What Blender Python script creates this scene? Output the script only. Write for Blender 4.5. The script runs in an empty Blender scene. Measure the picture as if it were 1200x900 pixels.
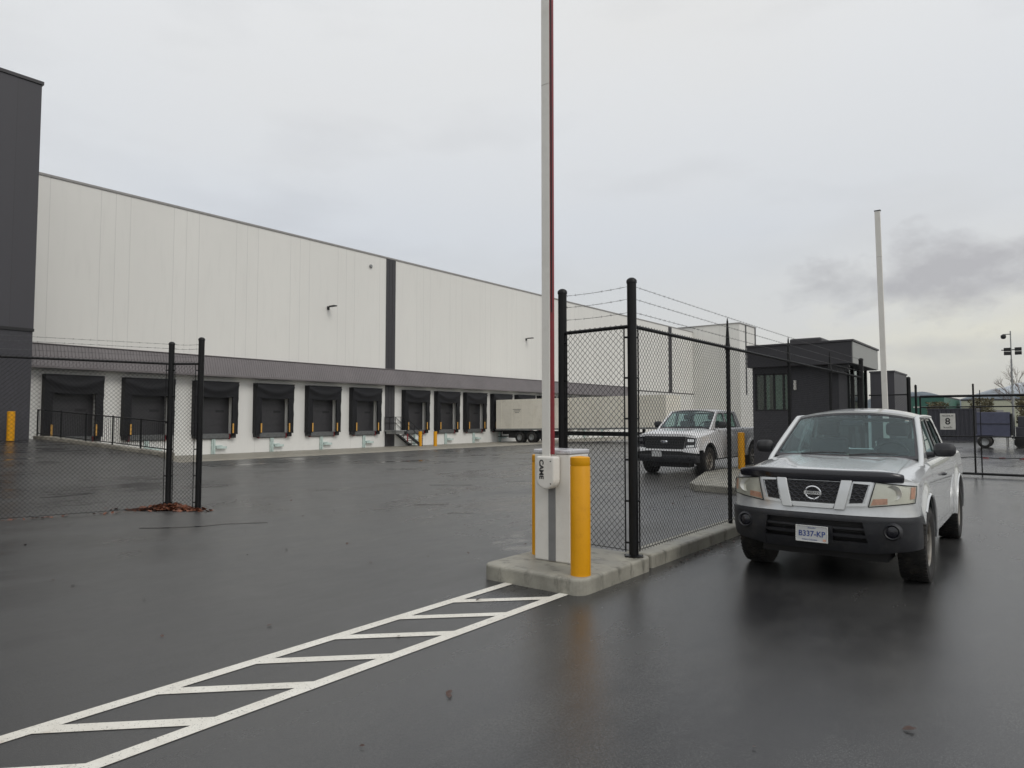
import bpy, bmesh, math, random
from math import sin, cos, pi, radians as R
from mathutils import Vector as V, Matrix
random.seed(7)
sc = bpy.context.scene
col = sc.collection

# ------------------------------------------------------------------ helpers
def clamp(a, lo=0., hi=1.): return max(lo, min(hi, a))
def sm(t): t = clamp(t); return t*t*(3-2*t)
def lerp(a, b, t): return a+(b-a)*t
def interp(tab, x):
    if x <= tab[0][0]: return tab[0][1]
    for (x0, y0), (x1, y1) in zip(tab, tab[1:]):
        if x <= x1: return lerp(y0, y1, (x-x0)/(x1-x0))
    return tab[-1][1]

class MB:
    def __init__(s): s.v = []; s.f = []; s.m = []
    def add(s, vs, fs, mi=0):
        o = len(s.v); s.v += [tuple(p) for p in vs]
        s.f += [tuple(i+o for i in f) for f in fs]; s.m += [mi]*len(fs); return s
    def box(s, x0, y0, z0, x1, y1, z1, mi=0, rot=0, piv=None):
        vs = [(x, y, z) for x in (x0, x1) for y in (y0, y1) for z in (z0, z1)]
        if rot:
            px, py = piv or ((x0+x1)/2, (y0+y1)/2)
            c, n = cos(rot), sin(rot)
            vs = [(px+(x-px)*c-(y-py)*n, py+(x-px)*n+(y-py)*c, z) for x, y, z in vs]
        return s.add(vs, [(0, 1, 3, 2), (4, 6, 7, 5), (0, 4, 5, 1), (2, 3, 7, 6), (0, 2, 6, 4), (1, 5, 7, 3)], mi)
    def cyl(s, x, y, z0, z1, r, n=16, r2=None, mi=0):
        return s.tube([(x, y, z0), (x, y, z1)], [r, r if r2 is None else r2], n, mi)
    def tube(s, pts, r, n=6, mi=0, cap=True):
        pts = [V(p) for p in pts]
        if not isinstance(r, (list, tuple)): r = [r]*len(pts)
        vs = []; prev = None
        for i, p in enumerate(pts):
            d = (pts[min(i+1, len(pts)-1)]-pts[max(i-1, 0)]).normalized()
            a = V((0, 0, 1)) if abs(d.z) < .9 else V((1, 0, 0))
            u = d.cross(a).normalized() if prev is None else (prev-d*prev.dot(d)).normalized()
            prev = u; w = d.cross(u)
            vs += [p+(u*cos(2*pi*k/n)+w*sin(2*pi*k/n))*r[i] for k in range(n)]
        fs = []
        for i in range(len(pts)-1):
            for k in range(n):
                k2 = (k+1) % n
                fs.append((i*n+k, i*n+k2, (i+1)*n+k2, (i+1)*n+k))
        if cap: fs += [tuple(range(n-1, -1, -1)), tuple((len(pts)-1)*n+k for k in range(n))]
        return s.add(vs, fs, mi)
    def lathe(s, prof, o, ax='x', n=32, mi=0, closed=False):
        vs = []; m = len(prof)
        for k in range(n):
            a = 2*pi*k/n
            for r, h in prof:
                if ax == 'x': p = (o[0]+h, o[1]+r*cos(a), o[2]+r*sin(a))
                elif ax == 'y': p = (o[0]+r*cos(a), o[1]+h, o[2]+r*sin(a))
                else: p = (o[0]+r*cos(a), o[1]+r*sin(a), o[2]+h)
                vs.append(p)
        fs = []
        for k in range(n):
            k2 = (k+1) % n
            for j in range(m-1 if not closed else m):
                j2 = (j+1) % m
                fs.append((k*m+j, k2*m+j, k2*m+j2, k*m+j2))
        return s.add(vs, fs, mi)
    def grid(s, rows, mi=0, flip=False):
        m = len(rows[0]); vs = [p for r in rows for p in r]; fs = []
        for i in range(len(rows)-1):
            for j in range(m-1):
                q = (i*m+j, i*m+j+1, (i+1)*m+j+1, (i+1)*m+j)
                fs.append(q[::-1] if flip else q)
        return s.add(vs, fs, mi)
    def slab(s, front, back, mi=0):
        """closed solid between two equal grids"""
        n, m = len(front), len(front[0]); o = n*m
        vs = [p for r in front for p in r]+[p for r in back for p in r]; fs = []
        for i in range(n-1):
            for j in range(m-1):
                q = (i*m+j, i*m+j+1, (i+1)*m+j+1, (i+1)*m+j)
                fs.append(q); fs.append(tuple(k+o for k in q[::-1]))
        rim = [j for j in range(m)]+[i*m+m-1 for i in range(1, n)]+[(n-1)*m+j for j in range(m-2, -1, -1)]+[i*m for i in range(n-2, 0, -1)]
        for a, b in zip(rim, rim[1:]+rim[:1]): fs.append((b, a, a+o, b+o))
        return s.add(vs, fs, mi)
    def prism(s, poly, h0, h1, ax='z', mi=0):
        n = len(poly)
        def P(a, b, h): return (a, b, h) if ax == 'z' else ((h, a, b) if ax == 'x' else (a, h, b))
        vs = [P(a, b, h0) for a, b in poly]+[P(a, b, h1) for a, b in poly]
        fs = [tuple(range(n-1, -1, -1)), tuple(range(n, 2*n))]+[(i, (i+1) % n, n+(i+1) % n, n+i) for i in range(n)]
        return s.add(vs, fs, mi)
    def build(s, name, mats, parent=None, smooth=None, bevel=0, loc=None, seg=2):
        me = bpy.data.meshes.new(name); me.from_pydata(s.v, [], s.f)
        if not isinstance(mats, (list, tuple)): mats = [mats]
        for m in mats: me.materials.append(m)
        if len(mats) > 1: me.polygons.foreach_set('material_index', s.m)
        bm = bmesh.new(); bm.from_mesh(me); bmesh.ops.recalc_face_normals(bm, faces=bm.faces); bm.to_mesh(me); bm.free()
        if smooth is not None:
            me.polygons.foreach_set('use_smooth', [True]*len(me.polygons)); me.set_sharp_from_angle(angle=R(smooth))
        o = bpy.data.objects.new(name, me); col.objects.link(o)
        if parent: o.parent = parent
        if loc: o.location = loc
        if bevel:
            b = o.modifiers.new('bevel', 'BEVEL'); b.width = bevel; b.segments = seg; b.limit_method = 'ANGLE'; b.angle_limit = R(35)
            b.harden_normals = False
        return o

def tag(o, label=None, cat=None, group=None, kind=None):
    if label: o['label'] = label
    if cat: o['category'] = cat
    if group: o['group'] = group
    if kind: o['kind'] = kind
    return o
def empty(name, loc=(0, 0, 0), rz=0, label=None, cat=None, group=None):
    o = bpy.data.objects.new(name, None); col.objects.link(o); o.location = loc; o.rotation_euler = (0, 0, rz)
    o.empty_display_size = .2
    return tag(o, label, cat, group)
def copy_tree(o, parent=None):
    c = o.copy(); col.objects.link(c); c.parent = parent
    for ch in list(o.children): copy_tree(ch, c)
    return c
def text_mesh(txt, size, mat, name, parent, mtx, depth=.002, width=None, align='CENTER', offset=0):
    cu = bpy.data.curves.new(name, 'FONT'); cu.body = txt; cu.size = size; cu.extrude = depth
    cu.align_x = align; cu.align_y = 'CENTER'; cu.offset = offset; cu.resolution_u = 4
    t = bpy.data.objects.new('tmp', cu); col.objects.link(t)
    bpy.context.view_layer.update()
    me = bpy.data.meshes.new_from_object(t.evaluated_get(bpy.context.evaluated_depsgraph_get()))
    bpy.data.objects.remove(t)
    if width:
        xs = [v.co.x for v in me.vertices]; k = width/(max(xs)-min(xs))
        me.transform(Matrix.Diagonal((k, 1, 1, 1)))
    me.transform(mtx); me.materials.clear(); me.materials.append(mat); me.name = name
    o = bpy.data.objects.new(name, me); col.objects.link(o); o.parent = parent
    return o

# ------------------------------------------------------------------ materials
def nt(name):
    m = bpy.data.materials.new(name); m.use_nodes = True; t = m.node_tree
    return m, t, t.nodes, t.links, t.nodes['Principled BSDF']
def N(ns, typ, **kw):
    n = ns.new(typ)
    for k, v in kw.items():
        if k in n.inputs: n.inputs[k].default_value = v
        else: setattr(n, k, v)
    return n
def rgb(c): return (c[0], c[1], c[2], 1) if isinstance(c, (tuple, list)) else (c, c, c, 1)
def noise(ns, ls, scale, detail=4, rough=.55, vec=None, obj=True, stretch=None):
    tc = ns.new('ShaderNodeTexCoord'); n = N(ns, 'ShaderNodeTexNoise', Scale=scale, Detail=detail, Roughness=rough)
    src = tc.outputs['Object']
    if stretch:
        mp = ns.new('ShaderNodeMapping'); mp.inputs['Scale'].default_value = stretch; ls.new(src, mp.inputs[0]); src = mp.outputs[0]
    ls.new(src, n.inputs['Vector']); return n
def ramp(ns, ls, src, p0, p1, c0=0., c1=1.):
    r = ns.new('ShaderNodeMapRange'); r.inputs['From Min'].default_value = p0; r.inputs['From Max'].default_value = p1
    r.inputs['To Min'].default_value = c0; r.inputs['To Max'].default_value = c1; ls.new(src, r.inputs['Value']); return r.outputs[0]
def mixc(ns, ls, f, a, b, mode='MIX'):
    m = ns.new('ShaderNodeMix'); m.data_type = 'RGBA'; m.blend_type = mode
    for key, v in ((0, f), (6, a), (7, b)):
        if isinstance(v, bpy.types.NodeSocket): ls.new(v, m.inputs[key])
        else: m.inputs[key].default_value = v if key == 0 else rgb(v)
    return m.outputs[2]
def simple(name, c, rough=.5, metal=0., var=.12, nscale=6., bump=0., bscale=60., coat=0., spec=.5, dirt=None, rvar=.1, stretch=None):
    m, t, ns, ls, b = nt(name)
    n = noise(ns, ls, nscale, 5, stretch=stretch)
    c = tuple(c) if isinstance(c, (tuple, list)) else (c, c, c)
    f = ramp(ns, ls, n.outputs[0], .3, .7)
    cc = mixc(ns, ls, f, tuple(x*(1-var) for x in c), tuple(min(1, x*(1+var)) for x in c))
    if dirt:
        dcol, amt, dsc = dirt
        n2 = noise(ns, ls, dsc, 8, .7); f2 = ramp(ns, ls, n2.outputs[0], .5, .72, 0, amt)
        cc = mixc(ns, ls, f2, cc, dcol)
    ls.new(cc, b.inputs['Base Color'])
    rr = ramp(ns, ls, n.outputs[0], .3, .7, max(.02, rough-rvar*rough), min(1, rough+rvar*rough)); ls.new(rr, b.inputs['Roughness'])
    b.inputs['Metallic'].default_value = metal; b.inputs['Specular IOR Level'].default_value = spec
    b.inputs['Coat Weight'].default_value = coat; b.inputs['Coat Roughness'].default_value = .06
    if bump:
        n3 = noise(ns, ls, bscale, 4); bp = N(ns, 'ShaderNodeBump', Strength=bump, Distance=.01); ls.new(n3.outputs[0], bp.inputs['Height']); ls.new(bp.outputs[0], b.inputs['Normal'])
    return m

def asphalt_mat():
    m, t, ns, ls, b = nt('wet_asphalt')
    big = noise(ns, ls, .14, 6, .62); med = noise(ns, ls, .9, 7, .68, stretch=(1, .40, 1)); fine = noise(ns, ls, 62, 4, .85); vfine = noise(ns, ls, 150, 2, .6); pud = noise(ns, ls, .42, 4, .55, stretch=(1, .55, 1))
    c = mixc(ns, ls, ramp(ns, ls, fine.outputs[0], .38, .64), (.012, .0125, .014), (.066, .066, .065))
    c = mixc(ns, ls, ramp(ns, ls, vfine.outputs[0], .60, .68, 0, .7), c, (.20, .195, .185))
    c = mixc(ns, ls, ramp(ns, ls, med.outputs[0], .42, .56, .72, 0), c, (.017, .017, .019))
    c = mixc(ns, ls, ramp(ns, ls, big.outputs[0], .42, .60, 0, .55), c, (.070, .068, .064))
    ls.new(c, b.inputs['Base Color'])
    mm = ns.new('ShaderNodeMath'); mm.operation = 'ADD'; ls.new(ramp(ns, ls, big.outputs[0], .35, .65, 0, .5), mm.inputs[0]); ls.new(ramp(ns, ls, med.outputs[0], .35, .68, 0, .5), mm.inputs[1])
    dry0 = ramp(ns, ls, mm.outputs[0], .15, .85, .22, .44)
    tc = ns.new('ShaderNodeTexCoord'); sp = ns.new('ShaderNodeSeparateXYZ'); ls.new(tc.outputs['Object'], sp.inputs[0])
    wob = ns.new('ShaderNodeMath'); wob.operation = 'MULTIPLY_ADD'; ls.new(big.outputs[0], wob.inputs[0]); wob.inputs[1].default_value = 1.5; ls.new(sp.outputs['X'], wob.inputs[2])
    lane = ramp(ns, ls, wob.outputs[0], -3.3, -2.2)
    md = ns.new('ShaderNodeMix'); md.data_type = 'FLOAT'; ls.new(lane, md.inputs[0]); ls.new(dry0, md.inputs[2]); ls.new(ramp(ns, ls, mm.outputs[0], .15, .85, .17, .32), md.inputs[3]); dry = md.outputs[0]
    wet = ramp(ns, ls, pud.outputs[0], .65, .69)        # standing water
    mr = ns.new('ShaderNodeMix'); mr.data_type = 'FLOAT'; ls.new(wet, mr.inputs[0]); ls.new(dry, mr.inputs[2]); mr.inputs[3].default_value = .14; ls.new(mr.outputs[0], b.inputs['Roughness'])
    b.inputs['Specular IOR Level'].default_value = .55
    h = ns.new('ShaderNodeMath'); h.operation = 'MULTIPLY_ADD'; ls.new(fine.outputs[0], h.inputs[0]); h.inputs[1].default_value = .8; ls.new(vfine.outputs[0], h.inputs[2])
    st0 = ramp(ns, ls, mm.outputs[0], .15, .7, .14, .42)
    ms_ = ns.new('ShaderNodeMix'); ms_.data_type = 'FLOAT'; ls.new(lane, ms_.inputs[0]); ls.new(st0, ms_.inputs[2]); ms_.inputs[3].default_value = .26; st_ = ms_.outputs[0]
    m2 = ns.new('ShaderNodeMix'); m2.data_type = 'FLOAT'; ls.new(wet, m2.inputs[0]); ls.new(st_, m2.inputs[2]); m2.inputs[3].default_value = .02
    bp = N(ns, 'ShaderNodeBump', Distance=.004); ls.new(m2.outputs[0], bp.inputs['Strength']); ls.new(h.outputs[0], bp.inputs['Height'])
    lo = noise(ns, ls, 1.3, 4); bp2 = N(ns, 'ShaderNodeBump', Strength=.08, Distance=.02); ls.new(lo.outputs[0], bp2.inputs['Height']); ls.new(bp.outputs[0], bp2.inputs['Normal'])
    ls.new(bp2.outputs[0], b.inputs['Normal'])
    return m
def concrete_mat(name, c=(.34, .33, .30), dark=.5):
    m, t, ns, ls, b = nt(name)
    n1 = noise(ns, ls, 2.2, 7, .65); n2 = noise(ns, ls, 40, 5, .7); n3 = noise(ns, ls, 7, 6, .7, stretch=(1, 1, .35))
    cc = mixc(ns, ls, ramp(ns, ls, n1.outputs[0], .38, .62), tuple(x*.60 for x in c), c)
    cc = mixc(ns, ls, ramp(ns, ls, n2.outputs[0], .3, .75, 0, .35), cc, tuple(x*.6 for x in c))
    cc = mixc(ns, ls, ramp(ns, ls, n3.outputs[0], .52, .68, 0, dark), cc, (.07, .065, .055))
    ls.new(cc, b.inputs['Base Color']); ls.new(ramp(ns, ls, n1.outputs[0], .3, .7, .38, .7), b.inputs['Roughness'])
    bp = N(ns, 'ShaderNodeBump', Strength=.35, Distance=.006); ls.new(n2.outputs[0], bp.inputs['Height']); ls.new(bp.outputs[0], b.inputs['Normal'])
    return m
def paint_line_mat():
    m, t, ns, ls, b = nt('road_paint')
    n = noise(ns, ls, 90, 4, .7); n2 = noise(ns, ls, 3, 6, .7)
    cc = mixc(ns, ls, ramp(ns, ls, n2.outputs[0], .35, .7), (.78, .76, .69), (.64, .61, .54))
    n4 = noise(ns, ls, 14, 7, .75); cc = mixc(ns, ls, ramp(ns, ls, n.outputs[0], .60, .66), cc, (.10, .095, .09)); cc = mixc(ns, ls, ramp(ns, ls, n4.outputs[0], .58, .72, 0, .65), cc, (.22, .21, .19))
    cc = mixc(ns, ls, ramp(ns, ls, n2.outputs[0], .66, .74, 0, .6), cc, (.33, .22, .13))
    ls.new(cc, b.inputs['Base Color']); b.inputs['Roughness'].default_value = .42
    bp = N(ns, 'ShaderNodeBump', Strength=.3, Distance=.002); ls.new(n.outputs[0], bp.inputs['Height']); ls.new(bp.outputs[0], b.inputs['Normal'])
    return m
def panel_mat(name, c, width, seam=.012, var=.04, seamc=.55, axis='Y', rough=.45, off=0., seams=(0,)):
    """vertical panel joints with a slightly different tone per panel"""
    m, t, ns, ls, b = nt(name)
    tc = ns.new('ShaderNodeTexCoord'); sp = ns.new('ShaderNodeSeparateXYZ'); ls.new(tc.outputs['Object'], sp.inputs[0])
    def M(op, a, bb=None):
        n = ns.new('ShaderNodeMath'); n.operation = op
        for i, v in enumerate((a, bb)):
            if v is None: continue
            if isinstance(v, bpy.types.NodeSocket): ls.new(v, n.inputs[i])
            else: n.inputs[i].default_value = v
        return n.outputs[0]
    u = M('ADD', sp.outputs[axis], off)
    q = M('DIVIDE', u, width); fl = M('FLOOR', q); fr = M('FRACT', q)
    wn = ns.new('ShaderNodeTexWhiteNoise'); wn.noise_dimensions = '1D'; ls.new(fl, wn.inputs['W'])
    n1 = noise(ns, ls, .35, 5, .6, stretch=(1, 1, .4)); n2 = noise(ns, ls, 3.5, 5, .6, stretch=(1, 1, .12))
    cc = mixc(ns, ls, wn.outputs[0], tuple(x*(1-var) for x in c), tuple(min(1, x*(1+var)) for x in c))
    cc = mixc(ns, ls, ramp(ns, ls, n1.outputs[0], .35, .65, 0, .10), cc, tuple(x*.7 for x in c))
    cc = mixc(ns, ls, ramp(ns, ls, n2.outputs[0], .52, .72, 0, .10), cc, tuple(x*.6 for x in c))
    sw = seam/width
    edge = M('LESS_THAN', fr, sw)
    for q_ in seams[1:]: edge = M('ADD', edge, M('COMPARE', fr, q_/width)) if False else M('MAXIMUM', edge, M('LESS_THAN', M('ABSOLUTE', M('SUBTRACT', fr, q_/width)), sw*.5))
    cc = mixc(ns, ls, edge, cc, tuple(x*seamc for x in c))
    ls.new(cc, b.inputs['Base Color']); b.inputs['Roughness'].default_value = rough
    return m
def glass_mat(name, tint=(.55, .68, .68), rough=.02, refl=1.0):
    m = bpy.data.materials.new(name); m.use_nodes = True; ns = m.node_tree.nodes; ls = m.node_tree.links
    for n in list(ns): ns.remove(n)
    out = ns.new('ShaderNodeOutputMaterial'); tr = ns.new('ShaderNodeBsdfTransparent'); tr.inputs[0].default_value = rgb(tint)
    gl = ns.new('ShaderNodeBsdfGlossy'); gl.inputs['Roughness'].default_value = rough; gl.inputs[0].default_value = (.9, .95, .95, 1)
    ge = ns.new('ShaderNodeNewGeometry'); dt = ns.new('ShaderNodeVectorMath'); dt.operation = 'DOT_PRODUCT'; ls.new(ge.outputs['Normal'], dt.inputs[0]); ls.new(ge.outputs['Incoming'], dt.inputs[1])
    ab = ns.new('ShaderNodeMath'); ab.operation = 'ABSOLUTE'; ls.new(dt.outputs['Value'], ab.inputs[0])
    om = ns.new('ShaderNodeMath'); om.operation = 'SUBTRACT'; om.inputs[0].default_value = 1; ls.new(ab.outputs[0], om.inputs[1])
    pw = ns.new('ShaderNodeMath'); pw.operation = 'POWER'; pw.inputs[1].default_value = 5; ls.new(om.outputs[0], pw.inputs[0])
    f = ramp(ns, ls, pw.outputs[0], 0, 1, 0.045*refl, 1.0)
    mx = ns.new('ShaderNodeMixShader'); ls.new(f, mx.inputs[0]); ls.new(tr.outputs[0], mx.inputs[1]); ls.new(gl.outputs[0], mx.inputs[2]); ls.new(mx.outputs[0], out.inputs[0])
    return m
def car_paint(name, c, metal=.0, flake=0., rough=.32):
    m, t, ns, ls, b = nt(name)
    n = noise(ns, ls, 1.6, 6, .65, stretch=(1, 1, .6)); tc = ns.new('ShaderNodeTexCoord'); sp = ns.new('ShaderNodeSeparateXYZ'); ls.new(tc.outputs['Object'], sp.inputs[0])
    # road grime spattered on the lower flanks
    n2 = noise(ns, ls, 9, 8, .75); mm = ns.new('ShaderNodeMath'); mm.operation = 'MULTIPLY'
    ls.new(ramp(ns, ls, sp.outputs['Z'], .95, .35), mm.inputs[0]); ls.new(ramp(ns, ls, n2.outputs[0], .38, .62), mm.inputs[1])
    cc = mixc(ns, ls, ramp(ns, ls, n.outputs[0], .4, .7, 0, .12), c, tuple(x*.7 for x in c))
    m2 = ns.new('ShaderNodeMath'); m2.operation = 'MULTIPLY'; m2.inputs[1].default_value = .45; ls.new(mm.outputs[0], m2.inputs[0])
    cc = mixc(ns, ls, m2.outputs[0], cc, (.16, .145, .12))
    ls.new(cc, b.inputs['Base Color']); b.inputs['Metallic'].default_value = metal; b.inputs['Roughness'].default_value = rough
    b.inputs['Coat Weight'].default_value = .9; b.inputs['Coat Roughness'].default_value = .05
    bp = N(ns, 'ShaderNodeBump', Strength=.015, Distance=.004); n5 = noise(ns, ls, 120, 2); ls.new(n5.outputs[0], bp.inputs['Height']); ls.new(bp.outputs[0], b.inputs['Coat Normal'])
    return m

M = {}
M['asphalt'] = asphalt_mat()
M['conc'] = concrete_mat('kerb_concrete', (.37, .355, .30), .75)
M['apron'] = concrete_mat('apron_concrete', (.36, .335, .28), .25)
M['line'] = paint_line_mat()
M['wall'] = panel_mat('white_wall_panel', (.79, .78, .74), 3.9, .035, .012, .84, seams=(0, .76, 1.52))
M['wall2'] = panel_mat('white_concrete_wall', (.78, .775, .745), 7.6, .02, .02, .75, off=3)
M['wallX'] = panel_mat('white_end_wall', (.79, .78, .74), 3.9, .03, .012, .74, axis='X', seams=(0, .76, 1.52))
M['dark'] = panel_mat('charcoal_panel', (.056, .054, .062), 1.15, .012, .06, .6, rough=.5)
M['darkblock'] = simple('charcoal_block', (.048, .047, .054), .7, var=.25, nscale=12, bump=.3, bscale=40)
M['strip'] = simple('dark_strip_metal', (.045, .043, .047), .5)
M['coping'] = simple('coping_metal', (.30, .29, .28), .4)
M['canopy'] = simple('canopy_metal', (.165, .15, .153), .42, var=.10, nscale=.8)
M['rubber'] = simple('dock_vinyl', (.010, .010, .012), .6, spec=.3, var=.3, nscale=3, bump=.4, bscale=5)
M['door'] = simple('dock_door_grey', (.032, .031, .034), .45, var=.15)
M['steel'] = simple('galvanised_steel', (.32, .33, .33), .42, .6, var=.2, nscale=8, dirt=((.14, .10, .07), .4, 6))
M['lip'] = simple('dull_grey_steel', (.13, .135, .135), .5, .3, var=.2)
M['restr'] = simple('pale_painted_steel', (.50, .60, .57), .4, var=.2, nscale=5)
M['redp'] = simple('red_paint', (.22, .018, .024), .4, dirt=((.08, .05, .04), .5, 15))
M['yel'] = simple('yellow_plastic', (.68, .31, .002), .42, spec=.35, var=.04, nscale=3, bump=.04, bscale=200, dirt=((.40, .16, .005), .25, 9))
M['yelw'] = simple('worn_yellow_guide', (.62, .34, .07), .5, dirt=((.30, .10, .04), .6, 7))
M['black'] = simple('black_coated_steel', (.0035, .0035, .004), .42, var=.2, nscale=20, spec=.3)
M['wire'] = simple('black_vinyl_wire', (.005, .005, .006), .45, spec=.35)
M['gwire'] = simple('galvanised_wire', (.10, .10, .10), .4, .5)
M['cab'] = simple('white_cabinet_paint', (.74, .72, .67), .35, var=.03, nscale=2, dirt=((.45, .41, .34), .25, 5))
M['cabgrey'] = simple('grey_cabinet_strip', (.20, .20, .20), .45)
M['cabtop'] = simple('cabinet_lid_alu', (.62, .62, .64), .28, .3)
M['boxw'] = simple('trailer_white', (.83, .79, .69), .42, var=.05, nscale=.7, dirt=((.38, .33, .24), .3, 1.3))
M['blk'] = simple('matte_black', (.012, .012, .013), .6)
M['ink'] = simple('black_ink', (.02, .02, .02), .5)
M['plastic'] = simple('black_bumper_plastic', (.022, .023, .027), .50, var=.15, nscale=8, bump=.15, bscale=220, dirt=((.10, .095, .085), .30, 6))
M['gloss'] = simple('smoked_gloss_black', (.010, .010, .015), .24, coat=.2)
M['hex'] = simple('grille_mesh_grey', (.045, .047, .055), .4)
M['tyre'] = simple('tyre_rubber', (.014, .0135, .013), .7, var=.35, nscale=14, bump=.3, bscale=90, dirt=((.085, .07, .052), .45, 8))
M['rim'] = simple('dusty_alloy', (.27, .255, .23), .42, .6, dirt=((.13, .10, .07), .7, 9))
M['chrome'] = simple('satin_chrome', (.75, .76, .77), .16, 1.0, var=.03)
M['silver'] = car_paint('silver_paint', (.61, .625, .63), .38, rough=.24)
M['white'] = car_paint('white_paint', (.72, .72, .73), 0, rough=.3)
M['wsglass'] = glass_mat('windscreen_glass', (.74, .83, .85), .02, 1.0)
M['sideglass'] = glass_mat('side_glass', (.78, .88, .86), .02, 1.0)
M['lens'] = glass_mat('lamp_lens', (.86, .86, .82), .12, 1.0)
M['reflector'] = simple('lamp_reflector', (.72, .715, .67), .25, .4, var=.06, nscale=12)
M['amber'] = simple('amber_reflector', (.56, .30, .22), .3, var=.2, nscale=30)
M['plate'] = simple('plate_white', (.50, .51, .51), .45, dirt=((.35, .32, .26), .4, 25))
M['blue'] = simple('plate_blue', (.02, .05, .22), .5)
M['seat'] = simple('grey_seat_cloth', (.12, .13, .135), .9)
M['dash'] = simple('dark_dash', (.05, .055, .058), .7)
M['hivis'] = simple('lime_cloth', (.35, .60, .18), .8, var=.2, nscale=20)
M['leaf'] = simple('red_brown_leaf', (.16, .058, .03), .55, var=.55, nscale=9)
M['leaf2'] = simple('dark_wet_leaf', (.055, .026, .018), .4, var=.5, nscale=5)
M['bwin'] = glass_mat('building_glass', (.55, .66, .62), .03, 1.5)
M['fascia'] = panel_mat('light_fascia_panel', (.30, .305, .29), .9, .012, .03, .6)
M['blind'] = simple('pale_blind', (.72, .80, .75), .6)
M['green'] = simple('green_cladding', (.035, .13, .095), .5)
M['beige'] = simple('pale_beige_cladding', (.50, .50, .38), .6)
M['navy'] = simple('blue_grey_steel', (.075, .08, .125), .45, var=.12)
M['cont'] = simple('dark_ribbed_steel', (.045, .045, .055), .5)
M['bark'] = simple('bark', (.09, .065, .05), .85)
M['twig'] = simple('bare_twigs', (.16, .12, .095), .9)
M['shrub'] = simple('dull_shrub_leaf', (.10, .085, .04), .8, var=.4, nscale=3)
M['sign'] = simple('sign_white', (.66, .65, .60), .45)
M['tar'] = simple('wet_tar', (.008, .008, .009), .16)

def mount_mat():
    m, t, ns, ls, b = nt('hazy_mountain_rock')
    n = noise(ns, ls, .012, 8, .7); tc = ns.new('ShaderNodeTexCoord'); sp = ns.new('ShaderNodeSeparateXYZ'); ls.new(tc.outputs['Object'], sp.inputs[0])
    a = ns.new('ShaderNodeMath'); a.operation = 'MULTIPLY_ADD'; ls.new(n.outputs[0], a.inputs[0]); a.inputs[1].default_value = 90; ls.new(sp.outputs['Z'], a.inputs[2])
    c = mixc(ns, ls, ramp(ns, ls, a.outputs[0], 120, 165), (.035, .055, .07), (.55, .58, .62))  # rock to snow; distance haze is painted into the rock as a blue tint
    ls.new(c, b.inputs['Base Color']); b.inputs['Roughness'].default_value = .9
    return m
M['mount'] = mount_mat()

# ------------------------------------------------------------------ ground
def lineY(X): return 10.0+(clamp(X, -33, -17)+32.4)*.173
def ground_z(X, v):
    yard = -.55*clamp((-18-X)/19.)
    rampz = .80*clamp((-19-X)/12.5)
    w = .06+max(0, X+24.2)*.9
    k = sm((v/w+1)/2)
    return lerp(rampz, yard, k)
def gz(x, y): return ground_z(x, y-lineY(x))
def axis(segs):
    out = []
    for a, b, st in segs:
        n = max(1, round((b-a)/st)); out += [a+(b-a)*i/n for i in range(n)]
    return out+[segs[-1][1]]
xs = axis([(-4000, -400, 900), (-400, -50, 70), (-50, -10, .5), (-10, 12, 2), (12, 100, 22), (100, 4000, 900)])
vs_ = axis([(-300, -20, 70), (-20, -3, 1), (-3, -.06, .3), (-.06, .06, .06), (.06, 4, .3), (4, 110, 2), (110, 400, 60), (400, 6000, 1400)])
g = MB(); g.grid([[(x, v+lineY(x), ground_z(x, v)) for x in xs] for v in vs_])
tag(g.build('ground', M['asphalt'], smooth=60), kind='structure')
# dock apron of pale concrete
g = MB()
rows = []
for y in axis([(11.6, 100, 2)]):
    rows.append([(x, y, gz(x, y)+(.0 if x > -31.45 else .03)) for x in (-31.4, -31.5, -33, -35, -37, -39.66)])
g.grid(rows); tag(g.build('apron_pavement', M['apron'], smooth=30), kind='structure')
# painted hatch lane: two lines and 45-degree bars, all one coplanar sheet without overlaps
LX0, LX1, RX0, RX1 = -4.325, -4.225, -3.665, -3.565
g = MB()
def flat(pts, z=.004): g.add([(x, y, z) for x, y in pts], [tuple(range(len(pts)))])
flat([(LX0, -3), (LX1, -3), (LX1, 5.62), (LX0, 5.62)])
flat([(RX0, -3), (RX1, -3), (RX1, 5.42), (RX0, 5.42)])
k = -7
for k in range(-6, 6):
    y0 = 1.40+.645*k; w = .135
    flat([(LX1, y0-w/2), (RX0, y0+.56-w/2), (RX0, y0+.56+w/2), (LX1, y0+w/2)])
tag(g.build('road_marking', M['line']), kind='structure')
g = MB()
def strip(pts, w, z=.005):
    rows = []
    for i, (x, y) in enumerate(pts):
        a = V(pts[min(i+1, len(pts)-1)])-V(pts[max(i-1, 0)]); nrm = V((-a.y, a.x)).normalized()*w*(.6+.8*random.random())*.5
        rows.append([(x+nrm.x, y+nrm.y, gz(x, y)+z), (x-nrm.x, y-nrm.y, gz(x, y)+z)])
    g.grid(rows)
strip([(-10.75, 4.7), (-10.42, 5.0), (-10.2, 5.35), (-10.12, 5.7), (-9.9, 6.0), (-9.75, 6.2)], .07)
for cx, cy, L in ((-11.6, 12.4, 1.1), (-9.3, 9.4, .7), (-12.2, 18.5, 1.5), (-11.0, 14.2, .6), (-17, 22, 2.0), (-14.5, 20.0, 1.4), (-8.1, 8.9, .5), (-20.5, 27, 2.4), (-16.5, 15.3, 1.0)):
    a = R(52+random.uniform(-14, 14)); strip([(cx+cos(a)*L*t+.04*sin(t*9), cy+sin(a)*L*t) for t in [i/6-.5 for i in range(7)]], .05+.02*L)
tag(g.build('tar_seam', M['tar']), kind='structure')

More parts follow.
